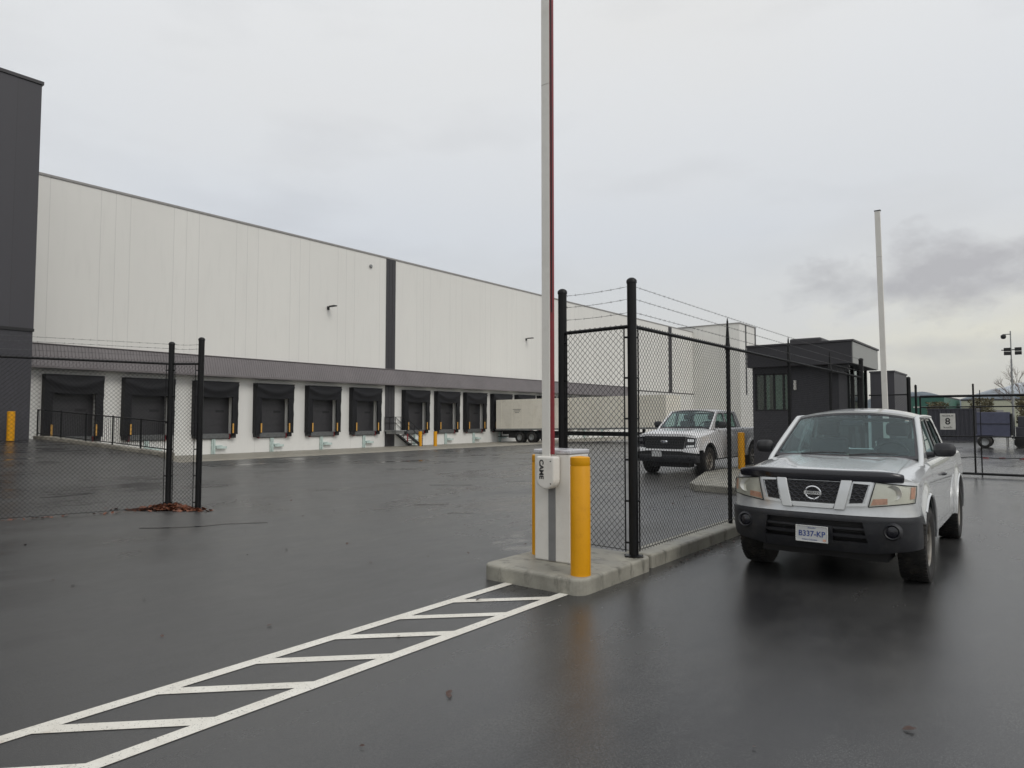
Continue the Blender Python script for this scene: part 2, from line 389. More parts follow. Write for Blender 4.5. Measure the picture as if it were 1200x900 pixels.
# retaining kerb with black ramp railing
def rail_pt(s):
    x = lerp(-32.3, -24.0, s); return x, lineY(x)
rw = empty('retaining_wall', (-28, 10.8, 0), 0, 'low concrete retaining kerb under the black ramp railing', 'retaining wall')
g = MB(); fr = []
for i in range(21):
    x, y = rail_pt(i/20); zt = gz(x, y-.5)+.13; zb = -.7
    fr.append([(x+28, y-10.8-.13, zb), (x+28, y-10.8-.13, zt), (x+28, y-10.8+.15, zt), (x+28, y-10.8+.15, zb), (x+28, y-10.8-.13, zb)])
g.grid(fr); g.add(fr[-1][:4], [(0, 1, 2, 3)]); g.build('wall', M['apron'], rw, smooth=30, bevel=.02)
rl = empty('ramp_railing', (-28, 10.8, 0), 0, 'black metal picket railing along the top of the ramp by the dark building', 'railing')
def rp(s, h):
    x, y = rail_pt(s); return (x+28, y-10.8+.01, gz(x, y-.5)+.13+h)
g = MB(); g.tube([rp(.0, 1.06), rp(1, 1.06)], .022, 8); g.tube([rp(.0, .1), rp(1, .1)], .018, 8); g.build('rail', M['black'], rl)
g = MB()
for i in range(1, 72): g.tube([rp(i/72, .1), rp(i/72, 1.05)], .0085, 5)
o = g.build('picket', M['black'], rl)
for s in (0, .2, .4, .6, .8, 1):
    g = MB(); a, b = rp(s, -.02), rp(s, 1.08); g.tube([a, b], .03, 8); g.build('post', M['black'], rl)

# ------------------------------------------------------------------ warehouse
XW = -39.67
wh = empty('warehouse', (XW, 50, -.55), 0, 'long white panelled warehouse with a row of truck docks under a grey ribbed canopy', 'warehouse')
def wl(x, y, z): return (x-XW, y-50, z+.55)          # world -> warehouse local
def wbox(mb, x0, y0, z0, x1, y1, z1, mi=0):
    a = wl(x0, y0, z0); b = wl(x1, y1, z1); mb.box(*a, *b, mi)
docks = [13.8, 17.55, 21.45, 25.4, 29.25, 33.0, 38.1, 41.7, 45.25, 48.9, 52.5, 56.1, 59.8, 63.5, 67.2]
DZ0, DZ1, DW = .72, 3.05, 1.06
# upper wall
g = MB(); wbox(g, XW-.3, -10, 5.0, XW, 93, 13.95); g.build('upper_wall', M['wall'], wh)
# lower wall with real door openings
g = MB()
segs = [(-10, docks[0]-DW)]+[(a+DW, b-DW) for a, b in zip(docks, docks[1:])]+[(docks[-1]+DW, 93)]
for a, b in segs: wbox(g, XW-.3, a, -.9, XW-.004, b, 5.0)
for d in docks: wbox(g, XW-.3, d-DW, DZ1, XW-.004, d+DW, 5.0); wbox(g, XW-.3, d-DW, -.9, XW-.004, d+DW, DZ0-.35)
g.build('lower_wall', M['wall2'], wh)
# body behind (roof + rear) so it stands as a building
g = MB(); wbox(g, XW-80, -10, -.9, XW-.9, 92.9, 13.6); g.build('roof', M['strip'], wh)
g = MB(); wbox(g, XW-.42, -10, 13.93, XW+.05, 93, 14.06); g.build('coping', M['coping'], wh, bevel=.01)
g = MB(); wbox(g, XW-.2, 72.95, 5.0, XW+.035, 93, 5.12); g.build('dark_wall_line', M['strip'], wh)  # thin dark strip along the foot of the upper wall past the canopy
for ya, yb, z0 in ((35.05, 36.0, -.5), (84.9, 85.9, 5.12)):
    g = MB(); wbox(g, XW-.05, ya, z0, XW+.04, yb, 13.92)
    for q in (.33, .66): wbox(g, XW+.04, ya+q*(yb-ya)-.015, z0, XW+.055, ya+q*(yb-ya)+.015, 13.9)
    g.build('dark_pilaster', M['strip'], wh)
# ribbed canopy
def rib_profile(y0, y1, st=.16, d=.02):
    out = []; y = y0
    while y < y1:
        out += [(y, 0), (y+st*.55, 0), (y+st*.62, d), (y+st*.93, d)]; y += st
    return out+[(y1, 0)]
g = MB(); pr = rib_profile(-6, 72.9)
front = [[wl(XW+.20+dd, y, 5.36), wl(XW+.60+dd, y, 4.22)] for y, dd in pr]
g.grid(front)
g.build('canopy', M['canopy'], wh)
g = MB(); wbox(g, XW-.003, -6, 5.365, XW+.26, 72.95, 5.41); wbox(g, XW+.55, -6, 4.14, XW+.69, 72.95, 4.26); wbox(g, XW+.0, 72.9, 4.3, XW+.6, 72.95, 5.3)
wbox(g, XW+.0, -6, 4.165, XW+.55, 72.95, 4.19)
g.build('canopy_trim', M['canopy'], wh, bevel=.01)
def lamp(y, z):
    lo = empty('wall_lamp', wl(XW, y, z)); lo.parent = wh
    g = MB(); g.box(0, -.09, -.12, .06, .09, .12); g.tube([(0, 0, .04), (.42, 0, .08)], .03, 8); g.build('bracket', M['blk'], lo)
    g = MB(); g.box(.25, -.14, .05, .85, .14, .13); g.build('lamp_head', M['blk'], lo, bevel=.02)
lamp(29.7, 9.4); lamp(53.0, 9.3)
g = MB(); a = wl(XW+.03, 33.5, 13.05); g.lathe([(0, .10), (.10, .10), (.14, .05), (.14, 0)], a, 'x', 16); g.build('sensor_dome', M['steel'], wh, smooth=40)
# far projecting block of the same warehouse
g = MB(); wbox(g, -80, 93, -.9, -32.9, 99.6, 14.7); g.build('end_block', M['wallX'], wh)
g = MB(); wbox(g, -32.95, 95.2, 4.9, -32.86, 95.65, 14.66); wbox(g, -32.95, 99.15, -.5, -32.86, 99.62, 14.66); g.build('corner_flashing', M['strip'], wh)
g = MB(); wbox(g, -80.1, 92.9, 14.7, -32.8, 99.7, 14.83); g.build('coping', M['coping'], wh)

def make_dock():
    e = empty('loading_dock', wl(XW, 0, 0)); e.parent = wh
    P = .42
    # door: sectional with horizontal ribs and a window slot
    g = MB()
    for i in range(5):
        z0 = DZ0+i*(DZ1-DZ0)/5
        g.box(-.17, -DW+.01, z0+.012, -.13, DW-.01, z0+(DZ1-DZ0)/5-.012); g.box(-.18, -DW, z0, -.15, DW, z0+(DZ1-DZ0)/5)
    g.box(-.128, .20, 2.0, -.115, .72, 2.14, 1)
    g.build('dock_door', [M['door'], M['blk']], e)
    # shelter: two side curtains, header with a sagging front curtain
    for s in (-1, 1):
        g = MB(); y0, y1 = sorted((s*1.36, s*.98))
        n = 10; fr = []; bk = []
        for i in range(n+1):
            z = DZ0-.05+(3.84-DZ0)*i/n
            fr.append([(P+.02*sin(i*1.7+q*2.1), lerp(y0, y1, q/4)+.012*sin(i*2.3+q), z) for q in range(5)])
            bk.append([(P-.10, lerp(y0, y1, q/4), z) for q in range(5)])
        g.slab(fr, bk); g.box(0, s*1.34-.02, DZ0-.05, P-.1, s*1.34+.02, 3.80); g.build('side_curtain', M['rubber'], e, smooth=50)
        g = MB(); g.box(.0, s*1.17-.15, DZ0-.28, .30, s*1.17+.15, DZ0-.052); g.build('dock_bumper', M['blk'], e, bevel=.02)
        g = MB(); g.box(P+.03, s*1.02-.045, DZ0+.02, P+.07, s*1.02+.045, DZ0+.60); g.build('guide_post', M['yelw'], e, bevel=.01)
        g = MB(); g.box(.02, s*.985-.025, DZ0-.36, .17, s*.985+.03, DZ0-.02); g.build('red_bumper_edge', M['redp'], e)
    g = MB(); n = 14; fr = []; bk = []
    for i in range(8):
        z = lerp(3.80, 2.98, i/7)
        row = []
        for q in range(n+1):
            u = q/n*2-1; sag = (1-u*u)
            zz = z-.0*sag
            fold = .075*math.exp(-((i-.8-sag*3.6)/1.1)**2)*(1 if 0 < i < 7 else 0)
            row.append((P+.03+.04*sag+fold, u*1.355, zz-(.10*sag if i == 7 else 0)))
        fr.append(row); bk.append([(P-.03, (q/n*2-1)*1.355, z) for q in range(n+1)])
    g.slab(fr, bk); g.build('header_curtain', M['rubber'], e, smooth=60)
    g = MB(); g.box(0, -1.37, 3.805, P+.08, 1.37, 3.87); g.build('shelter_roof', M['rubber'], e, bevel=.01)
    # leveller lip
    g = MB(); g.box(-.12, -.95, DZ0-.32, .14, .95, DZ0-.004); g.box(.14, -.95, DZ0-.30, .16, .95, DZ0-.06); g.build('leveller_lip', M['lip'], e, bevel=.01)
    # restraint rail below
    g = MB(); g.box(.0, -.12, -.52, .10, .12, .38); g.box(.10, -.03, -.5, .16, .03, .34); g.box(.10, .12, -.2, .24, .78, -.06); g.box(.0, .14, -.06, .05, .6, -.0)
    g.build('vehicle_restraint', M['restr'], e, bevel=.01)
    return e
dk = make_dock()
for i, y in enumerate(docks):
    d = dk if i == 0 else copy_tree(dk, wh)
    d.location = wl(XW, y, 0)
# dock staircase
st = empty('dock_staircase', (XW+.02, 35.3, -.55), 0, 'steel stairs with black handrail between the docks at the dark strip', 'stairs')
g = MB(); g.box(.02, -.35, 1.20, 1.3, .75, 1.28); g.box(.1, -.2, 1.0, 1.2, .6, 1.2); g.build('landing', M['steel'], st, bevel=.01)
for i in range(6):
    g = MB(); g.box(.1, .78+i*.27, 1.03-i*.2, 1.2, 1.04+i*.27, 1.07-i*.2); g.build('tread', M['steel'], st)
g = MB()
for x in (.06, 1.24): g.prism([(.70, 1.22), (.70, 1.0), (2.25, -.02), (2.50, -.02), (2.5, .1)], x-.02, x+.02, 'x')
g.build('stringer', M['blk'], st)
g = MB()
for x in (.06, 1.26):
    for h in (.55, 1.0): g.tube([(x, -.33, 1.28+h), (x, .75, 1.28+h), (x, 2.4, .05+h), (x, 2.55, .05+h)], .02, 6)
    for y, z in ((-.33, 1.28), (.2, 1.28), (.75, 1.28), (1.6, .65), (2.5, .0)): g.tube([(x, y, z), (x, y, z+1.0)], .02, 6)
g.build('handrail', M['black'], st)
for bx_ in ((1.30, .80, .45, 1.33, .90, 1.0), (1.30, 2.3, .2, 1.33, 2.38, .85)):
    g = MB(); g.box(*bx_); g.build('red_marker', M['redp'], st)

def bollard(x, y, z, h, r, label, group='yellow bollards around the yard', dome=True, ridges=False):
    g = MB(); pf = [(0, 0), (r, 0), (r, h-.035)]
    if ridges:
        pf = [(0, 0), (r, 0)]
        for zz in (h-.09, h-.13): pass
        pf += [(r, h-.10), (r*.97, h-.095), (r*.97, h-.088), (r, h-.083), (r, h-.03)]
    pf += [(r*.985, h-.014), (r*.90, h-.008), (0, h+.002)] if dome else [(r*.97, h-.005), (0, h)]
    g.lathe(pf, (0, 0, 0), 'z', 28); o = g.build('bollard', M['yel'], smooth=38, loc=(x, y, z))
    return tag(o, label, 'bollard', group)
bollard(-38.45, 37.6, -.53, 1.15, .14, 'left of the two yellow bollards at the foot of the dock stairs')
bollard(-37.5, 38.3, -.53, 1.15, .14, 'right of the two yellow bollards at the foot of the dock stairs')
bollard(-31.0, 8.75, .79, 1.12, .13, 'yellow bollard in front of the dark charcoal building')

# ------------------------------------------------------------------ dark building at left
db = empty('charcoal_building', (-31.8, -5, 0), 0, 'tall charcoal building block at the left edge beside the ramp', 'building')
g = MB(); g.box(-9, -25, 5.2, 0, 14.62, 15.2); g.build('upper_wall', M['dark'], db)
g = MB(); g.box(-9, -25, -.5, -.02, 14.60, 5.18); g.build('lower_wall', M['darkblock'], db)
g = MB(); g.box(-9.1, -25, 15.2, .05, 14.68, 15.33); g.build('coping', M['strip'], db)
g = MB(); g.box(-.3, -25, 5.10, .02, 14.64, 5.22); g.build('band', M['blk'], db)

# ------------------------------------------------------------------ islands and kerbs
def kerb_island(name, poly, z, mat, label=None):
    g = MB(); n = len(poly); cx = sum(p[0] for p in poly)/n; cy = sum(p[1] for p in poly)/n
    g.prism([(x, y) for x, y in poly], -.05, z); o = g.build(name, mat, bevel=.028, seg=3)
    return tag(o, kind='structure')
def rrect(x0, y0, x1, y1, r, corners=(1, 1, 1, 1), n=6):
    pts = []
    for (cx, cy, a0, use) in ((x0+r, y0+r, 180, corners[0]), (x1-r, y0+r, 270, corners[1]), (x1-r, y1-r, 0, corners[2]), (x0+r, y1-r, 90, corners[3])):
        if use: pts += [(cx+r*cos(R(a0+90*i/n)), cy+r*sin(R(a0+90*i/n))) for i in range(n+1)]
        else: pts.append((cx+(-r if a0 in (180, 90) else r), cy+(-r if a0 in (180, 270) else r)))
    return pts
kerb_island('kerb_island', rrect(-4.64, 5.42, -3.42, 6.88, .13), .155, M['conc'])
kerb_island('kerb', rrect(-3.80, 6.94, -3.46, 12.9, .03, (0, 0, 0, 0)), .15, M['conc'])
kerb_island('kerb', rrect(-3.80, 12.91, -3.46, 18.9, .03, (0, 0, 0, 0)), .15, M['conc'])
kerb_island('kerb_island', [(-6.65, 15.3), (-6.35, 14.9), (-4.35, 14.6), (-4.2, 14.7), (-4.1, 26), (-7.6, 26), (-7.6, 18.5)], .15, M['conc'])

# ------------------------------------------------------------------ chain link fences
def frame2(p0, p1):
    d = V((p1[0]-p0[0], p1[1]-p0[1])); L = d.length; d.normalize(); return d, L
def mesh_panel(g, p0, p1, z0, z1, r=.0026, p=.0355):
    d, L = frame2(p0, p1); n = int(L/p); kz = int((z1-z0)/p); nx, ny = -d.y, d.x
    for i in range(n):
        pts = []
        off = .003 if i % 2 else -.003
        for k in range(kz+2):
            s = (i+((k+i) % 2))*p; w = off if k % 2 else -off
            pts.append(V((p0[0]+d.x*s+nx*w, p0[1]+d.y*s+ny*w, z0+k*p)))
        base = len(g.v)
        for q in pts:
            for a in (90, 210, 330):
                g.v.append((q.x+nx*r*cos(R(a))+d.x*r*sin(R(a))*1.4, q.y+ny*r*cos(R(a))+d.y*r*sin(R(a))*1.4, q.z))
        for k in range(len(pts)-1):
            for a in range(3):
                b = (a+1) % 3; g.f.append((base+k*3+a, base+k*3+b, base+k*3+3+b, base+k*3+3+a)); g.m.append(0)
def barbed(g, p0, p1, z0, z1, sag=.015):
    d, L = frame2(p0, p1); n = max(2, int(L/.06)); pts = []; pts2 = []
    for i in range(n+1):
        t = i/n; z = lerp(z0, z1, t)-sag*4*t*(1-t); a = i*1.3
        c = V((p0[0]+d.x*L*t, p0[1]+d.y*L*t, z))
        pts.append(c+V((-d.y*cos(a), d.x*cos(a), sin(a)))*.0022); pts2.append(c-V((-d.y*cos(a), d.x*cos(a), sin(a)))*.0022)
    g.tube(pts, .0017, 3); g.tube(pts2, .0017, 3)
    q = .07+random.random()*.03
    while q < L-.03:
        c = V((p0[0]+d.x*q, p0[1]+d.y*q, lerp(z0, z1, q/L)-sag*4*q/L*(1-q/L))); a = random.random()*3
        for da in (0, 1.5):
            u = V((-d.y*cos(a+da), d.x*cos(a+da), sin(a+da)))*.017+V((d.x, d.y, 0))*random.uniform(-.006, .006)
            g.tube([c-u, c+u], .0014, 3)
        q += .125
def post(parent, x, y, z0, z1, r, name='post', dome=True):
    g = MB(); pf = [(0, z0), (r, z0), (r, z1-r*.6)]+([(r*1.12, z1-r*.6), (r*1.12, z1-r*.1), (r*.9, z1+r*.25), (r*.5, z1+r*.5), (0, z1+r*.58)] if dome else [(0, z1-r*.6)])
    g.lathe(pf, (x, y, 0), 'z', 18)
    return g.build(name, M['black'], parent, smooth=45)
def fence(loc, label, terms, runs, rail_z=2.66, bottom=.20, wires=(2.82, 2.97, 3.11), tr=.055, lines=(), group='chain link fence runs'):
    e = empty('chain_link_fence', loc, 0, label, 'fence', group)
    L = lambda p: (p[0]-loc[0], p[1]-loc[1])
    for (x, y, z0, z1, r) in terms:
        o = post(e, *L((x, y)), z0-loc[2], z1-loc[2], r, 'terminal_post')
        g = MB(); g.lathe([(0, 0), (r*1.8, 0), (r*1.8, .012), (r, .02)], (*L((x, y)), z0-loc[2]), 'z', 12)
        for k in range(3): g.box(L((x, y))[0]-r*2.1, L((x, y))[1]-.012, .0, L((x, y))[0]+r*2.1, L((x, y))[1]+.012, .012, 0, k*1.05)
        g.build('base_plate', M['black'], o)
    for (x, y, z0) in lines:
        lx, ly = L((x, y)); g = MB(); g.cyl(lx, ly, z0-loc[2], rail_z-loc[2]+.02, .030, 12)
        g.lathe([(.0, .0), (.040, .0), (.040, .05), (.030, .10), (.022, .25), (.013, .42), (.004, .47), (0, .475)], (lx, ly, rail_z-loc[2]-.03), 'z', 10)
        g.build('line_post', M['black'], e, smooth=40)
    for (a, b) in runs:
        a_, b_ = L(a), L(b); d, ln = frame2(a_, b_)
        g = MB(); z = rail_z-loc[2]; g.tube([(a_[0], a_[1], z), (b_[0], b_[1], z)], .021, 10); g.build('top_rail', M['black'], e, smooth=50)
        g = MB(); off = (d.y*.028, -d.x*.028)
        mesh_panel(g, (a_[0]+off[0]+d.x*.07, a_[1]+off[1]+d.y*.07), (b_[0]+off[0]-d.x*.07, b_[1]+off[1]-d.y*.07), bottom-loc[2], z+.02)
        g.build('wire_mesh', M['wire'], e)
        g = MB()
        for q, s in ((a_, 1), (b_, -1)):
            cx, cy = q[0]+d.x*s*.085+off[0], q[1]+d.y*s*.085+off[1]
            g.tube([(cx, cy, bottom-loc[2]), (cx, cy, z)], .008, 6)
            for k in range(6):
                zz = lerp(bottom+.1, rail_z-.12, k/5)-loc[2]; g.tube([(q[0], q[1]+.0, zz), (cx, cy, zz)], .012, 6)
        g.tube([(a_[0]+off[0], a_[1]+off[1], bottom-loc[2]+.02), (b_[0]+off[0], b_[1]+off[1], bottom-loc[2]+.02)], .004, 5)
        g.build('tension_bar', M['black'], e)
        g = MB()
        for w in wires: barbed(g, a_, b_, w-loc[2], w-loc[2])
        g.build('barbed_wire', M['gwire'], e)
    return e
fence((-3.56, 6.70, .155), 'black chain link fence on the kerb running from the barrier to the guard house',
      [(-3.56, 6.70, .155, 3.17, .052), (-4.53, 6.78, .155, 3.17, .052), (-3.60, 18.75, .15, 3.12, .052)],
      [((-4.53, 6.78), (-3.56, 6.70)), ((-3.56, 6.70), (-3.60, 18.75))], lines=[(-3.6, 9.68, .15), (-3.6, 12.65, .15), (-3.6, 15.62, .15)])
fence((-12.14, 6.31, 0), 'black chain link fence at the left edge with a leaf pile at its foot',
      [(-12.14, 6.31, 0, 3.10, .052), (-12.58, 5.98, 0, 3.02, .05), (-15.06, -3.3, 0, 3.05, .05)],
      [((-12.58, 5.98), (-12.14, 6.31)), ((-15.06, -3.3), (-12.58, 5.98))], rail_z=2.64, bottom=.03, wires=(2.78, 2.92, 3.0), lines=[(-13.38, 3.0, 0), (-14.2, -.05, 0)])

# ------------------------------------------------------------------ barrier gates
def barrier(loc, label, arm_top, tilt=0., text=True, arm_x=0.0, cwid=.46):
    e = empty('barrier_gate', loc, 0, label, 'barrier gate', 'raised barrier gates')
    g = MB(); g.box(-cwid/2, 0, .0, cwid/2, .36, 1.12); g.build('cabinet', M['cab'], e, bevel=.018)
    g = MB(); g.box(-cwid/2-.008, -.008, 1.121, cwid/2+.008, .368, 1.165); g.build('cabinet_lid', M['cabtop'], e, bevel=.012)
    g = MB(); g.box(-.045, -.006, .01, .045, .004, 1.0); g.build('grey_panel_strip', M['cabgrey'], e, bevel=.002)
    # arm boot: rounded at the bottom
    pts = [(-.115, 1.10), (.115, 1.10)]+[(.115*cos(R(-a)), .86-.10*sin(R(a))) for a in range(0, 181, 15)]
    g = MB(); g.prism(pts, -.13, -.012, 'y'); b = g.build('arm_mount_cover', M['cab'], e, bevel=.022, seg=3)
    g = MB()
    for x, z in ((.07, 1.05), (.07, .82)): g.lathe([(0, -.004), (.007, -.004), (.007, .01)], (x, -.13, z), 'y', 8)
    g.build('screw', M['blk'], b)
    if text:
        mt = Matrix.Translation((-.045, -.132, .965)) @ Matrix.Rotation(R(90), 4, 'X') @ Matrix.Rotation(R(-90), 4, 'Z')
        text_mesh('CAME', .072, M['ink'], 'lettering', b, mt, .0012, .20, offset=.0022)
    c0 = -.052
    h = arm_top
    def sx(z): return tilt*(z-1.0)
    g = MB()
    for z0, z1 in ((1.08, 5.05), (5.055, h)):
        g.add([(c0+x+sx(z), y, z) for z in (z0, z1) for x, y in ((0, -.105), (.095, -.105), (.10, -.10), (.10, -.055), (.095, -.05), (0, -.05), (-.005, -.055), (-.005, -.10))],
              [(i, (i+1) % 8, 8+(i+1) % 8, 8+i) for i in range(8)]+[tuple(range(7, -1, -1)), tuple(range(8, 16))])
    a = g.build('arm', M['cab'], e)
    if text:
        g = MB(); g.add([(c0+x+sx(z), y, z) for z in (1.12, h) for x, y in ((.1005, -.10), (.128, -.095), (.128, -.06), (.1005, -.055))], [(0, 1, 5, 4), (1, 2, 6, 5), (2, 3, 7, 6), (3, 0, 4, 7), (0, 3, 2, 1), (4, 5, 6, 7)])
        g.build('red_rubber_edge', M['redp'], a)
        g = MB(); g.add([(c0+x+sx(z), y, z) for z in (2.6, h) for x, y in ((.118, -.104), (.126, -.104), (.126, -.097), (.118, -.097))], [(0, 1, 5, 4), (1, 2, 6, 5), (2, 3, 7, 6), (3, 0, 4, 7)])
        g.build('dark_seal', M['blk'], a)
    else:
        g = MB(); g.box(c0-.01+sx(h), -.11, h, c0+.11+sx(h), -.045, h+.02); g.build('end_cap', M['blk'], a)
    return e
barrier((-4.10, 5.93, .155), 'white barrier cabinet on the near concrete island with its tall arm raised upright', 7.2)
barrier((-2.62, 16.1, .0), 'more distant white barrier arm raised behind the silver pickup', 6.03, tilt=-.012, text=False)
bollard(-3.55, 5.61, .155, 1.13, .097, 'fat yellow bollard in front of the white barrier cabinet', ridges=True)
bollard(-4.44, 6.20, .155, 1.10, .097, 'yellow bollard mostly hidden behind the left edge of the barrier cabinet', ridges=True)
bollard(-7.15, 20.2, .15, 1.08, .10, 'yellow bollard on the far kerb island beside the white pickup')

# ------------------------------------------------------------------ guard house
gh = empty('guard_house', (-5.46, 20, .0), 0, 'small charcoal guard house with flat overhanging roof behind the silver pickup', 'guard house')
def gl(x, y, z): return (x+5.46, y-20, z)
def gbox(mb, x0, y0, z0, x1, y1, z1, mi=0): mb.box(*gl(x0, y0, z0), *gl(x1, y1, z1), mi)
g = MB(); gbox(g, -6.87, 20, 3.12, -4.06, 23.5, 3.72); ro = g.build('roof_fascia', M['dark'], gh, bevel=.01)
g = MB(); gbox(g, -4.055, 20.02, 3.13, -4.03, 23.48, 3.71); g.build('light_fascia', M['fascia'], ro)
g = MB(); gbox(g, -6.9, 19.97, 3.72, -4.0, 23.53, 3.77); g.build('coping', M['strip'], ro)
g = MB(); gbox(g, -6.0, 21.2, 3.78, -5.1, 22.2, 4.02); g.build('rooftop_unit', M['strip'], ro, bevel=.05)
g = MB(); gbox(g, -6.80, 20.25, .12, -4.45, 20.45, 1.85); gbox(g, -5.70, 20.25, 1.85, -4.45, 20.45, 3.12); gbox(g, -6.80, 20.25, 2.95, -5.70, 20.45, 3.12); gbox(g, -6.80, 20.25, 1.85, -6.74, 20.45, 2.95)
gbox(g, -6.80, 20.45, .12, -6.65, 23.3, 3.12); gbox(g, -4.6, 20.45, .12, -4.45, 21.3, 3.12); gbox(g, -6.6, 23.2, .12, -4.5, 23.3, 3.12)
g.build('wall', M['darkblock'], gh)
w = MB(); 
for x in (-6.74, -6.49, -6.22, -5.95, -5.74): gbox(w, x, 20.28, 1.85, x+.045, 20.36, 2.95)
gbox(w, -6.74, 20.28, 2.9, -5.70, 20.36, 2.945); gbox(w, -6.74, 20.27, 1.855, -5.70, 20.37, 1.90)
wf = w.build('window', M['blk'], gh)
g = MB(); gbox(g, -6.74, 20.315, 1.86, -5.7, 20.322, 2.94); g.build('pane', M['bwin'], wf)
g = MB()
for x0, x1 in ((-6.44, -6.36), (-6.2, -6.0), (-5.92, -5.80)): gbox(g, x0, 20.40, 1.87, x1, 20.42, 2.93)
g.build('blind', M['blind'], wf)
for y in (21.6, 22.5, 23.4):
    g = MB(); gbox(g, -4.42, y, .12, -4.34, y+.09, 3.12); g.build('column', M['black'], gh)
g = MB(); gbox(g, -4.40, 21.3, .5, -4.39, 23.4, 3.05); g.build('pane', M['bwin'], gh)
g = MB(); gbox(g, -4.43, 21.3, .12, -4.36, 23.4, 1.2); g.build('low_panel', M['darkblock'], gh)
g = MB(); gbox(g, -4.45, 20.05, 3.02, -4.15, 20.24, 3.11); gbox(g, -4.62, 20.05, 2.86, -4.42, 20.24, 3.1); gbox(g, -4.28, 20.1, 2.9, -4.16, 20.2, 3.01); g.build('canopy_camera', M['blk'], gh, bevel=.01)
g = MB(); gbox(g, -5.62, 20.17, 2.45, -5.56, 20.25, 2.72); g.build('wall_light', M['cab'], gh)
# equipment cabinet block behind
g = MB(); g.box(-.42, -1.5, 0, .42, 1.5, 3.44); g.box(-.45, -1.53, 3.44, .45, 1.53, 3.50)
tag(g.build('equipment_shed', M['dark'], loc=(-5.02, 31.5, 0)), 'small dark grey shed behind the guard house, right of the far barrier arm', 'shed')

# ------------------------------------------------------------------ sliding gate at right
gt = empty('sliding_gate', (-2.9, 23.2, 0), 0, 'wide black framed sliding gate across the right side beyond the silver pickup', 'gate')
g = MB()
for z, r in ((2.28, .035), (1.97, .018), (1.13, .018), (.09, .035)): g.tube([(0, 0, z), (8.5, 0, z)], r, 8)
g.build('gate_rail', M['black'], gt)
for x in (.0, 1.30, 2.9, 4.5, 6.1, 8.5):
    g = MB(); g.cyl(x, 0, .09, 2.62 if x == 1.30 else 2.28, .024, 8); g.build('upright', M['black'], gt)
for x in (1.36,):
    g = MB(); g.cyl(x+.07, .35, .9, 2.45, .012, 6); g.cyl(x+.07, .35, 0, .9, .018, 6); g.build('rear_upright', M['black'], gt)
for x, h, r in ((-.28, 2.84, .055), (-.10, 2.6, .032)):
    g = MB(); g.lathe([(0, 0), (r, 0), (r, h-.05), (r*1.15, h-.05), (r*.9, h+.02), (0, h+.04)], (x, -.05, 0), 'z', 12); g.build('guide_post', M['black'], gt, smooth=45)
g = MB(); g.tube([(-1.35, 0, 2.35), (-.28, -.05, 2.35)], .02, 8); mesh_panel(g, (-1.35, 0), (-.3, -.05), .1, 2.35, .0025); g.build('side_panel', M['wire'], gt)
sg = empty('speed_sign', (-2.22, 23.1, 1.55), 0, 'white speed sign with a large 8 hanging on the sliding gate', 'sign')
g = MB(); g.box(-.185, -.008, -.23, .185, .0, .23); g.build('panel', M['sign'], sg, bevel=.004)
RX = Matrix.Rotation(R(90), 4, 'X')
text_mesh('8', .26, M['ink'], 'numeral', sg, Matrix.Translation((0, -.010, .0)) @ RX, .001, offset=.005)
text_mesh('MAXIMUM', .07, M['ink'], 'lettering', sg, Matrix.Translation((0, -.010, .16)) @ RX, .001, .27)
text_mesh('km/h', .075, M['ink'], 'lettering', sg, Matrix.Translation((0, -.010, -.165)) @ RX, .001, .2)
# red-flagged cable on the ground behind the gate
g = MB(); pts = [(-2.9+i*.4, 33.5+.15*sin(i*1.1), .02+.05*abs(sin(i*.9))) for i in range(30)]; g.tube(pts, .02, 6)
for i in range(14):
    x = -2.2+i*.6+random.random()*.3; g.box(x, 33.42, .02, x+.20, 33.46, .055+.03*random.random(), 1)
tag(g.build('flagged_cable', [M['blk'], M['redp']]), 'low cable with red flagging across the asphalt beyond the sliding gate', 'cable')

